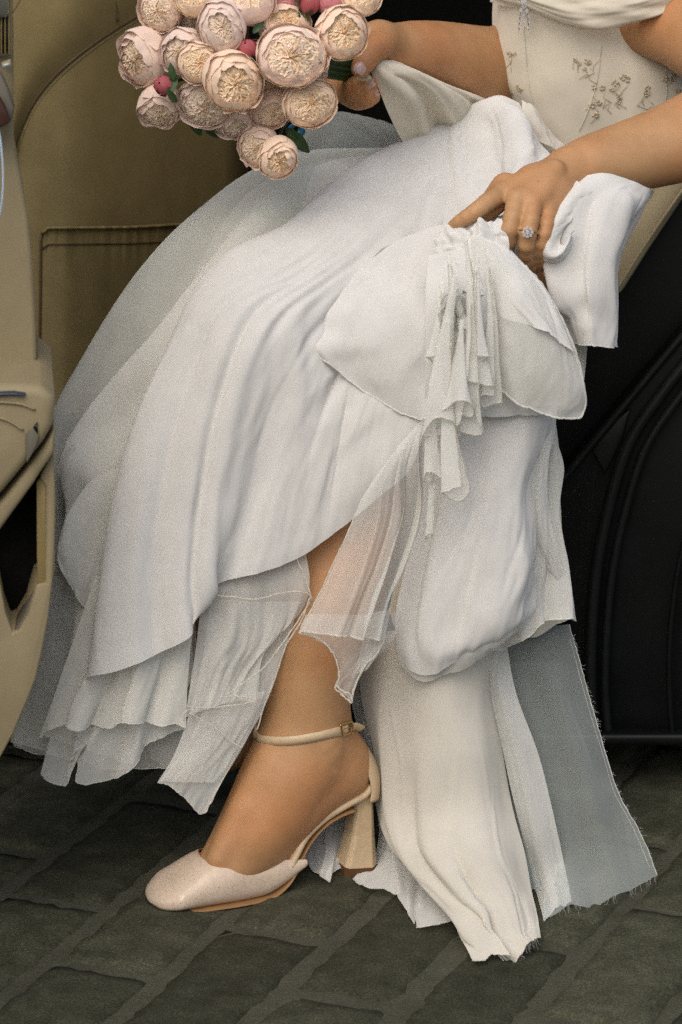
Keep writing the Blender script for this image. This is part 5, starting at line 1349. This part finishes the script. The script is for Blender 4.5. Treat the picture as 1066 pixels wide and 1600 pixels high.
# sheers behind the heel
un4 = [[(478, 1240, 3.22), (520, 1240, 3.21), (575, 1240, 3.21)], [(474, 1300, 3.185), (520, 1305, 3.175), (575, 1300, 3.175)], [(476, 1345, 3.16), (490, 1362, 3.148), (502, 1366, 3.142), (509, 1362, 3.146), (515, 1380, 3.118), (522, 1362, 3.145), (545, 1356, 3.155), (575, 1348, 3.165)]]
o, G = cloth('sheer_tier', un4, M['organza_dense'], dress, 60, 40, folds=[(.4, .4, .07, .006, .1, 1), (.6, .6, .05, -.006, .1, 1)], wr=.003, seed=165)
cloth('sheer_fold', [[(548, 1060, 3.210), (575, 1060, 3.200), (600, 1060, 3.200)], [(552, 1110, 3.210), (578, 1110, 3.195), (606, 1110, 3.195)], [(566, 1160, 3.210), (584, 1160, 3.195), (612, 1160, 3.195)], [(585, 1210, 3.210), (596, 1210, 3.195), (618, 1210, 3.195)]], M['organza_dense'], dress, 30, 40, wr=.003, seed=166)
# ---- long cool sheer panel at the right with frayed selvedge
pn = [
 [(760, 990, 3.16), (800, 985, 3.15), (850, 980, 3.15), (890, 975, 3.16)],
 [(775, 1060, 3.155), (820, 1055, 3.14), (870, 1050, 3.14), (912, 1058, 3.155)],
 [(800, 1140, 3.15), (845, 1140, 3.13), (890, 1135, 3.13), (934, 1140, 3.15)],
 [(825, 1230, 3.145), (870, 1230, 3.12), (920, 1230, 3.122), (970, 1238, 3.145)],
 [(845, 1330, 3.14), (890, 1335, 3.112), (945, 1320, 3.115), (1005, 1312, 3.14)],
 [(850, 1437, 3.04), (880, 1426, 3.05), (925, 1414, 3.065), (975, 1396, 3.09), (1025, 1368, 3.125)],
]
o, G = cloth('side_panel', pn, M['organza_blue'], dress, 90, 110, folds=[(.2, .2, .07, .006, .05, 1), (.4, .42, .07, -.006, .05, 1), (.62, .6, .08, .006, .1, 1)], wr=.004, wscale=(4, 3), seed=171)
hem_of(o, G[:, -1], .0004, M['organza_dense'])
M['fray'] = cloth_mat('frayed_thread', (0.8, 0.8, 0.76), 1.0, 0.3)
fr = MB(); rf = np.random.RandomState(5)
def strand(p0, d, ln, r_=.00011):
    pts = [p0 + np.array(d) * ln * s + rf.randn(3) * .0009 * s + np.array((0, 0, -.25 * ln * s * s)) for s in np.linspace(0, 1, 6)]
    V, Fc = tube_geo(pts, [r_ * (1 - .5 * s) for s in np.linspace(0, 1, 6)], 4); fr.add(V, Fc)
for k in range(90):
    j = rf.randint(5, 110)
    strand(G[j, -1], (rf.uniform(.4, 1), rf.uniform(-.4, .4), rf.uniform(-.5, .35)), rf.uniform(.0012, .005))
for k in range(40):
    j = rf.randint(5, 90); strand(G[-1, j], (rf.uniform(-.3, .5), rf.uniform(-.3, .3), -1), rf.uniform(.002, .008))
for k in range(26):
    j = rf.randint(60, 108); strand(UN[-1, j], (rf.uniform(-.2, .6), -.1, -.7), rf.uniform(.003, .010))
for k in range(5): strand(PG(778 + k * 2, 1492, .004), (.75, -.1, -.6), rf.uniform(.014, .022), .0003)
q = fr.build('frayed_edge', M['fray'], o); q['kind'] = 'stuff'
# lines of weave doubled along that edge, and the lighter folded strip on its left
tube('selvedge', [G[j, -5] + (0, -.0002, 0) for j in range(6, 108, 3)], .0002, M['organza_dense'], o, 5)
ls = [[(752, 1000, 3.14), (768, 995, 3.135), (790, 995, 3.135)], [(768, 1090, 3.13), (785, 1085, 3.12), (806, 1080, 3.122)], [(792, 1200, 3.12), (815, 1190, 3.108), (842, 1180, 3.11)], [(815, 1300, 3.115), (842, 1295, 3.10), (868, 1285, 3.102)], [(832, 1370, 3.112), (858, 1370, 3.095), (884, 1360, 3.098)], [(850, 1437, 3.03), (870, 1424, 3.045), (893, 1406, 3.055)]]
cloth('side_panel', ls, M['organza_dense'], dress, 40, 90, folds=[(.5, .5, .2, .003, 0, 1)], wr=.002, seed=173)
cloth('side_panel', [[(748, 1010, 3.165), (765, 1005, 3.16), (790, 1005, 3.16)], [(770, 1130, 3.155), (790, 1130, 3.15), (815, 1130, 3.15)], [(800, 1270, 3.15), (815, 1270, 3.145), (835, 1270, 3.145)], [(820, 1394, 3.145), (832, 1392, 3.14), (850, 1390, 3.14)]], M['organza_blue'], dress, 30, 60, wr=.003, seed=175)
# side of the skirt over the hip, mostly hidden by the ruffle
cloth('skirt_side', [[(870, 262, 3.42), (930, 272, 3.41), (990, 284, 3.42), (1030, 290, 3.45)], [(850, 330, 3.40), (900, 335, 3.39), (950, 345, 3.40), (985, 352, 3.43)], [(840, 400, 3.41), (880, 410, 3.40), (920, 425, 3.41), (950, 440, 3.43)]], M['crepe_cream'], dress, 40, 40, wr=.004, seed=181)
# ------------------------------------------------------------------ bouquet of garden roses
bq = empty('bouquet', P(545, 108, 3.29))
tag(bq, 'bouquet of blush pink and peach garden roses held in the bride\'s far hand', 'bouquet')
def bkeep(o):
    o.parent = bq; o.matrix_parent_inverse = Matrix.Translation(-bq.location); return o
def petal_mat(name, inner, outer, deep, thick=.3):
    """rose petals: heart colour blends to rim colour with distance from the flower's axis"""
    m, t, b, out = new_mat(name)
    t.nodes.remove(b)
    at = N(t, 'ShaderNodeAttribute', attribute_name='tint')
    tc = N(t, 'ShaderNodeTexCoord')
    n1 = N(t, 'ShaderNodeTexNoise', Scale=160.0, Detail=3.0)
    t.links.new(tc.outputs['Object'], n1.inputs['Vector'])
    ad = N(t, 'ShaderNodeMath', operation='MULTIPLY_ADD'); ad.inputs[1].default_value = .30
    t.links.new(n1.outputs['Fac'], ad.inputs[0]); t.links.new(at.outputs['Fac'], ad.inputs[2])
    mr = N(t, 'ShaderNodeMath', operation='SUBTRACT', use_clamp=True); mr.inputs[1].default_value = .15
    t.links.new(ad.outputs[0], mr.inputs[0])
    col = ramp(t, mr.outputs[0], [(0.0, deep), (0.22, inner), (0.6, tuple((np.array(inner) + np.array(outer)) / 2)), (1.0, outer)])
    d = N(t, 'ShaderNodeBsdfDiffuse', Roughness=.4); tr = N(t, 'ShaderNodeBsdfTranslucent')
    t.links.new(col, d.inputs[0]); t.links.new(col, tr.inputs[0])
    mx = N(t, 'ShaderNodeMixShader', Fac=thick)
    t.links.new(d.outputs[0], mx.inputs[1]); t.links.new(tr.outputs[0], mx.inputs[2])
    gl = N(t, 'ShaderNodeBsdfGlossy', Roughness=.5); mg = N(t, 'ShaderNodeMixShader', Fac=.03)
    t.links.new(mx.outputs[0], mg.inputs[1]); t.links.new(gl.outputs[0], mg.inputs[2])
    t.links.new(mg.outputs[0], out.inputs['Surface'])
    return m
ROSE = {
 'blush': petal_mat('blush_petals', (0.97, 0.82, 0.60), (0.96, 0.79, 0.69), (0.95, 0.60, 0.30), .2),
 'peach': petal_mat('peach_petals', (0.98, 0.80, 0.53), (0.96, 0.78, 0.63), (0.96, 0.56, 0.22), .2),
 'cream': petal_mat('cream_petals', (0.94, 0.82, 0.65), (0.91, 0.76, 0.68), (0.94, 0.62, 0.34), .2),
 'pink': petal_mat('pink_petals', (0.82, 0.40, 0.38), (0.80, 0.36, 0.38), (0.65, 0.20, 0.20)),
 'bud': petal_mat('bud_petals', (0.58, 0.14, 0.15), (0.56, 0.15, 0.17), (0.40, 0.06, 0.07)),
}
M['leaf'] = surface('rose_leaf', (0.035, 0.075, 0.022), 0.5, 0.3, 120.0)
M['stem'] = surface('rose_stem', (0.030, 0.070, 0.018), 0.5, 0.3, 90.0)
def tint_mesh(name, V, Fc, T):
    me = mesh(name, V, Fc)
    a = me.attributes.new('tint', 'FLOAT', 'POINT'); a.data.foreach_set('value', np.array(T, np.float32))
    return me
def rose_meshes(seed, cup=0.0):
    """unit flower: axis +Z towards the viewer, radius 1. Returns (outer petals, heart)"""
    r_ = np.random.RandomState(seed)
    # outer cup: two whorls of broad petals that close over the heart
    V, Fc, T = [], [], []
    def sheet_(Gp, tv):
        n0 = len(V); nv_, nu_ = Gp.shape[:2]
        for q in Gp.reshape(-1, 3): V.append(q)
        T.extend(tv.ravel()); Fc.extend([tuple(i + n0 for i in f) for f in grid_faces(nv_, nu_)])
    for ring_i, (n, rad, top_z, curl) in enumerate(((5, 1.0, .30, -.10), (6, .955, .40, .04), (6, .90, .46, .10))):
        for k in range(n):
            a0 = 2 * math.pi * (k + .35 * ring_i) / n + r_.uniform(-.15, .15)
            half = math.pi / n * r_.uniform(1.25, 1.55)
            nu_, nv_ = 13, 9
            u = np.linspace(-1, 1, nu_)[None, :]; v = np.linspace(0, 1, nv_)[:, None]
            ph = a0 + u * half
            tz = top_z + r_.uniform(-.10, .12) + cup * (.6 if ring_i == 0 else 1.0) * r_.uniform(.6, 1.15)
            # meridian of the cup: from the stalk out to the widest point and back in
            el = -1.45 + v * (1.45 + math.asin(max(-.9, min(.95, tz))) + .1)
            edge = (np.abs(u) ** 3) * .22
            el = el - edge * v
            R0 = rad * (1 + .035 * np.sin(3 * u + seed + k) * v)
            rr = R0 * np.cos(el) ** .85 if False else R0 * np.maximum(np.cos(el), .02) ** .8
            zz = rad * .92 * np.sin(el) * (1.0)
            lipv = np.clip((v - .80) / .2, 0, 1)
            rr = rr * (1 + curl * -lipv * .9) + .035 * np.sin(u * 5 + k * 2) * lipv + .018 * np.sin(u * 11 + k) * lipv
            zz = zz + .05 * np.sin(u * 4 + k) * lipv
            Gp = np.stack([rr * np.cos(ph), rr * np.sin(ph), zz + 0 * ph], 2)
            sheet_(Gp, np.clip(.62 + .40 * v + r_.uniform(-.08, .08) + 0 * u, 0, 1.15))
    outer = (V, Fc, T)
    V, Fc, T = [], [], []
    def dome(r): return .50 * math.sqrt(max(0.0, 1 - (r / 1.0) ** 2)) + .06
    def blade(pts, depth, tt, seed2):
        """ruffled petal standing on edge: pts follow its rim seen from the front"""
        p = cat_spline(pts, 15); n = len(p)
        zt = np.array([dome(min(.98, math.hypot(*q))) for q in p])
        ruf = .030 * vnoise(np.arange(n) * .8, np.zeros(n) + seed2, seed2 % 97) + .012 * np.sin(np.arange(n) * 2.1 + seed2)
        G = np.zeros((4, n, 3))
        tang = np.gradient(p, axis=0); nr = np.stack([-tang[:, 1], tang[:, 0]], 1); nr /= np.linalg.norm(nr, axis=1)[:, None] + 1e-9
        wob = .034 * vnoise(np.arange(n) * .55 + 5, np.zeros(n) + seed2, (seed2 + 7) % 97)
        for j, (dz, sh, lean) in enumerate(((.015, .0, .045), (0, .0, 0), (-.10, .985, -.01), (-depth, .93, -.02))):
            s = 1.0 if j < 2 else sh
            G[j, :, :2] = p * s + nr * (wob + lean)[:, None]; G[j, :, 2] = zt + ruf + dz
        tv = np.stack([np.full(n, tt + .30), np.full(n, tt + .15), np.full(n, tt - .25), np.full(n, tt - .55)])
        sheet_(G, tv)
    # heart: ruffled petals standing on edge, running out from the centre
    nq = r_.choice([4, 5, 6]); a_off = r_.rand() * 6.28
    cx0, cy0 = r_.uniform(-.08, .08, 2)
    for k in range(24):
        a0 = a_off + 2 * math.pi * k / 24 + r_.uniform(-.09, .09)
        ra, rb = (.06, .70) if k % 3 == 0 else (r_.uniform(.16, .34), r_.uniform(.62, .76))
        sw_ = r_.uniform(-.35, .35); hook = r_.choice([-1, 1]) * r_.uniform(.1, .5)
        pts = []
        for s in np.linspace(0, 1, 8):
            rr = ra + (rb - ra) * s
            aa = a0 + sw_ * s * s + hook * max(0, s - .7) + r_.uniform(-.07, .07)
            pts.append((cx0 * (1 - rr) + rr * math.cos(aa), cy0 * (1 - rr) + rr * math.sin(aa)))
        blade(pts, .16, .22 + .25 * r_.rand(), r_.randint(1000))
    for k in range(nq):                        # a few folded over as loops
        aq = a_off + 2 * math.pi * k / nq
        for j in range(3):
            wd = (.50 - .13 * j); r_in = .20 + .12 * j; r_out = .72 - .04 * j; pts = []
            for s in np.linspace(-1, 1, 9):
                rr = r_in + (r_out - r_in) * abs(s) ** 1.25 + r_.uniform(-.02, .02)
                aa = aq + wd * math.copysign(abs(s) ** .65, s) * (.35 + .65 * rr / .75) + r_.uniform(-.06, .06)
                pts.append((rr * math.cos(aa), rr * math.sin(aa)))
            blade(pts, .18, .25 + .2 * r_.rand(), r_.randint(1000))
    # rings of short ruffled petals between heart and cup
    for ring_i, (n, rad) in enumerate(((8, .66), (8, .74), (8, .82), (7, .875))):
        for k in range(n):
            a0 = 2 * math.pi * (k + .5 * ring_i) / n + r_.uniform(-.2, .2); half = math.pi / n * r_.uniform(1.0, 1.6)
            pts = []
            for s in np.linspace(-1, 1, 8):
                rr = rad * (1 - .13 * abs(s) ** 2) + .025 * math.sin(s * 6 + k) + r_.uniform(-.012, .012)
                aa = a0 + half * s
                pts.append((rr * math.cos(aa), rr * math.sin(aa)))
            blade(pts, .40, .30 + .10 * ring_i + r_.uniform(-.08, .14), r_.randint(1000))
    # ridged cushion of folded petals underneath
    nr2, na = 30, 84; n0 = len(V)
    for j in range(nr2):
        r0 = .96 * j / (nr2 - 1)
        for i in range(na):
            ph0 = 2 * math.pi * i / na; ph = ph0 + .55 * float(vnoise(np.array([math.cos(ph0) * r0 * 2.2 + 7]), np.array([math.sin(ph0) * r0 * 2.2 + 3]), (seed * 3) % 95)[0])
            wob = float(vnoise(np.array([r0 * 6.0]), np.array([ph0 * 3.0]), seed % 90)[0])
            f = 11 * ph / (2 * math.pi) * 1.0 + .7 * wob + r0 * 1.2; f2 = 23 * ph / (2 * math.pi) + 1.0 * wob - r0 * 2
            tri = lambda q: abs((q % 1.0) * 2 - 1)
            rg = .7 * (tri(f) * .6 + tri(f2) * .4 * min(1, r0 * 2.2))
            V.append((r0 * math.cos(ph0), r0 * math.sin(ph0), dome(min(.98, r0)) - .115 + .15 * rg / .7 + .02 * wob)); T.append(-.12 + .26 * r0 + .62 * rg)
    for j in range(nr2 - 1):
        for i in range(na): Fc.append((n0+j*na+i, n0+j*na+(i+1) % na, n0+(j+1)*na+(i+1) % na, n0+(j+1)*na+i))
    # small golden centre
    for k in range(5):
        a0 = k * 1.26 + r_.rand(); blade([(.05 * math.cos(a0 + s), .05 * math.sin(a0 + s)) for s in np.linspace(-1, 1, 5)], .2, -.05, k)
    return outer, (V, Fc, T)
TEMPL = []
for s_ in range(8):
    o_, h_ = rose_meshes(200 + s_, (0, .22, .10, .34, .05, .28, .0, .16)[s_])
    TEMPL.append((o_, h_))
def make_set(i, kind):
    (V, Fc, T), (V2, F2, T2) = TEMPL[i]
    a = tint_mesh('rose', V, Fc, T); a.materials.append(ROSE[kind])
    b_ = tint_mesh('heart', V2, F2, T2); b_.materials.append(ROSE[kind])
    return a, b_
cache = {}
def rose(px, py, Y, r_px, fx, fy, kind, roll=0.0, sx=1.0, sy=1.0):
    """a flower at a pixel and depth; fx, fy tilt its face to the right and upwards (radians)"""
    i = len(cache_log) % 8; cache_log.append(1)
    key = (i, kind)
    if key not in cache: cache[key] = make_set(i, kind)
    a, b_ = cache[key]
    o = link('rose', a); h = link('heart', b_, None, o)
    c = P(px, py, Y)
    view = -ray(px, py); view /= np.linalg.norm(view)
    right = np.array((1, 0, 0.)); up = np.cross(view, right) * 1.0; up = up if up[2] > 0 else -up
    z = view * math.cos(fx) * math.cos(fy) + right * math.sin(fx) + up * math.sin(fy); z /= np.linalg.norm(z)
    x = np.cross(up, z); x /= np.linalg.norm(x); y = np.cross(z, x)
    Mx = Matrix(((x[0], y[0], z[0], 0), (x[1], y[1], z[1], 0), (x[2], y[2], z[2], 0), (0, 0, 0, 1)))
    rr = r_px / SC
    Mx = Matrix.Translation(tuple(c)) @ Mx @ Matrix.Rotation(roll, 4, 'Z') @ Matrix.Diagonal((rr * sx, rr * sy, rr, 1))
    o.parent = bq; o.matrix_parent_inverse = Matrix.Translation(-bq.location); o.matrix_basis = Mx
    return o
cache_log = []
BY = 3.19
roses = [  # px, py, depth, radius px, face right, face up, kind
 (252, 14, 3.215, 35, -.45, -.15, 'blush'), (226, 88, 3.215, 44, -.75, -.25, 'blush'), (250, 166, 3.205, 36, -.15, -.85, 'blush'),
 (288, 80, 3.19, 37, -.55, .05, 'cream'), (309, 97, 3.165, 32, .05, -.10, 'peach'), (347, 40, 3.17, 39, -.05, -.05, 'cream'),
 (306, -8, 3.195, 34, -.2, .25, 'peach'), (388, 0, 3.185, 40, .15, .45, 'blush'), (304, 32, 3.225, 24, -.2, -.5, 'cream'),
 (363, 126, 3.16, 47, .10, -.20, 'peach'), (322, 158, 3.185, 42, -.25, -.60, 'cream'), (368, 186, 3.20, 33, .05, -.75, 'cream'),
 (456, 88, 3.155, 51, .05, .02, 'blush'), (444, 40, 3.195, 40, .15, .35, 'peach'), (428, 132, 3.20, 33, .1, -.4, 'blush'), (423, 170, 3.19, 31, .05, -.55, 'blush'),
 (483, 159, 3.165, 40, .15, -.12, 'peach'), (533, 51, 3.17, 41, .25, .05, 'peach'), (404, 227, 3.195, 33, -.35, -.35, 'blush'), (434, 245, 3.175, 32, .05, -.42, 'peach'),
 (440, -6, 3.205, 30, .1, .5, 'pink'), (517, -6, 3.20, 30, .2, .5, 'pink'), (562, -10, 3.195, 34, .3, .3, 'peach'), (490, 112, 3.215, 20, .3, -.2, 'blush'),
 (338, 92, 3.225, 30, 0, .1, 'cream'), (400, 92, 3.23, 30, 0, .1, 'pink'), (268, 52, 3.235, 28, -.3, 0, 'blush'),
]
for i, q in enumerate(roses):
    rose(*q, roll=i * 1.3, sx=1 + .06 * math.sin(i * 2.2), sy=1 - .06 * math.sin(i * 2.2))
def bud(px, py, Y, r_px, tilt, kind='bud'):
    V, Fc, T = [], [], []
    for k in range(7):
        n0 = len(V); a0 = k * 2.4; nu_, nv_ = 9, 9
        for j in range(nv_):
            for i in range(nu_):
                u, v = i / 4.0 - 1, j / (nv_ - 1)
                el = -1.5 + v * 3.0; rr = max(.02, math.cos(el)) ** .8 * (1 - .035 * k) * (1 + .07 * abs(u) ** 3 * math.sin(min(3.1, v * 3.2))); ph = a0 + u * 1.0
                V.append((rr * math.cos(ph), rr * math.sin(ph), 1.12 * math.sin(el) - abs(u) ** 2 * .12 * v)); T.append(.3 + .6 * v - .05 * k)
        Fc += [tuple(i + n0 for i in f) for f in grid_faces(nv_, nu_)]
    o = link('rose_bud', tint_mesh('rose_bud', V, Fc, T), ROSE[kind])
    c = P(px, py, Y); rr = r_px / SC
    Mx = Matrix.Translation(tuple(c)) @ Matrix.Rotation(tilt[1], 4, 'Y') @ Matrix.Rotation(tilt[0], 4, 'X') @ Matrix.Diagonal((rr, rr, rr, 1))
    o.parent = bq; o.matrix_parent_inverse = Matrix.Translation(-bq.location); o.matrix_basis = Mx
    # sepals
    s = MB()
    for k in range(5):
        a = k * 1.257
        for j, (r0, z0, w0) in enumerate(((.3, -1.12, .25), (1.03, -.45, .35), (1.12, .15, .02))):
            for u in (-1, 1): s.v.append((r0 * math.cos(a) - u * w0 * math.sin(a), r0 * math.sin(a) + u * w0 * math.cos(a), z0))
        n0 = len(s.v) - 6; s.f += [(n0, n0+1, n0+3, n0+2), (n0+2, n0+3, n0+5, n0+4)]
    s.build('sepal', M['leaf'], o)
    return o
bud(256, 134, 3.168, 15, (1.0, -.7)); bud(386, 77, 3.165, 15, (.8, -.2)); bud(306, 188, 3.21, 11, (2.2, -.3)); bud(484, 4, 3.19, 17, (.5, .3)); bud(352, -6, 3.2, 12, (.6, .1))
def stem_(pts, r_=.0016): 
    o = tube('stem', [P(*q) for q in pts], r_, M['stem'], None, 6, 24); return bkeep(o)
for q in ([(270, 130, 3.175), (285, 124, 3.19), (310, 130, 3.22), (420, 110, 3.26)], [(384, 60, 3.18), (370, 70, 3.185), (345, 82, 3.19), (330, 92, 3.215)], [(392, 88, 3.18), (398, 100, 3.20), (430, 100, 3.25)], [(408, 215, 3.20), (430, 195, 3.23), (480, 140, 3.27)], [(436, 216, 3.20), (442, 200, 3.22), (480, 150, 3.27)],
          [(370, 180, 3.22), (420, 150, 3.25), (490, 115, 3.28)], [(285, 160, 3.23), (310, 172, 3.23), (400, 140, 3.26)], [(478, 20, 3.21), (482, 60, 3.25), (500, 100, 3.28)], [(300, 60, 3.21), (270, 48, 3.22), (320, 60, 3.24), (420, 90, 3.27)]): stem_(q)
for k in range(16):
    a = k * 2.399; rr = math.sqrt(k / 16.0) * 17
    x, y = rr * math.cos(a), rr * math.sin(a)
    stem_([(470 + x * 1.8, 100 + y * 2.0, 3.27 + .0004 * y), (505 + x * .5, 104 + y * 1.1, 3.272 + .0004 * y), (540 + x * .3, 110 + y, 3.285 + .0005 * y), (590 + x, 122 + y * .8, 3.315), (625 + x, 130 + y * 1.2, 3.345)], .0026)
def leaf(px, py, Y, ln, ang, face, wd=.42):
    V = []; n = 9
    for j in range(n):
        v = j / (n - 1); w_ = wd * math.sin(math.pi * min(1, v * .93 + .04)) ** .8
        for u in (-1, -.5, 0, .5, 1):
            V.append((u * w_ * .5, v, .10 * abs(u) * w_ * 2 - .18 * v * v + .02 * math.sin(u * 9 + v * 14)))
    o = link('leaf', mesh('leaf', V, grid_faces(n, 5)), M['leaf'])
    Mx = Matrix.Translation(tuple(P(px, py, Y))) @ Matrix.Rotation(ang, 4, 'Y') @ Matrix.Rotation(R(90) + face, 4, 'X') @ Matrix.Diagonal((ln, ln, ln, 1))
    o.parent = bq; o.matrix_parent_inverse = Matrix.Translation(-bq.location); o.matrix_basis = Mx
for q in ((265, 148, 3.160, .020, .3, -.3), (272, 126, 3.163, .016, -.2, .1), (262, 140, 3.158, .016, 2.6, -.2), (380, 62, 3.165, .020, -1.0, .1), (396, 52, 3.17, .018, .6, -.3), (398, 100, 3.17, .018, 2.4, .2), (408, 18, 3.19, .022, 2.8, .2), (462, 4, 3.18, .016, .2, 0), (494, 36, 3.175, .016, 2.7, .3), (470, 8, 3.19, .020, 2.9, .1),
          (296, 175, 3.215, .024, 2.7, .2), (318, 196, 3.22, .020, 2.2, 0), (437, 214, 3.19, .020, 1.9, .1), (300, 55, 3.205, .018, -1.2, 0), (415, 40, 3.18, .022, 2.9, .3), (520, 92, 3.22, .025, 1.2, .1), (448, 200, 3.21, .03, 2.4, .2), (402, 60, 3.2, .03, .5, .2), (380, 100, 3.2, .03, 1.5, .2)): leaf(*q)
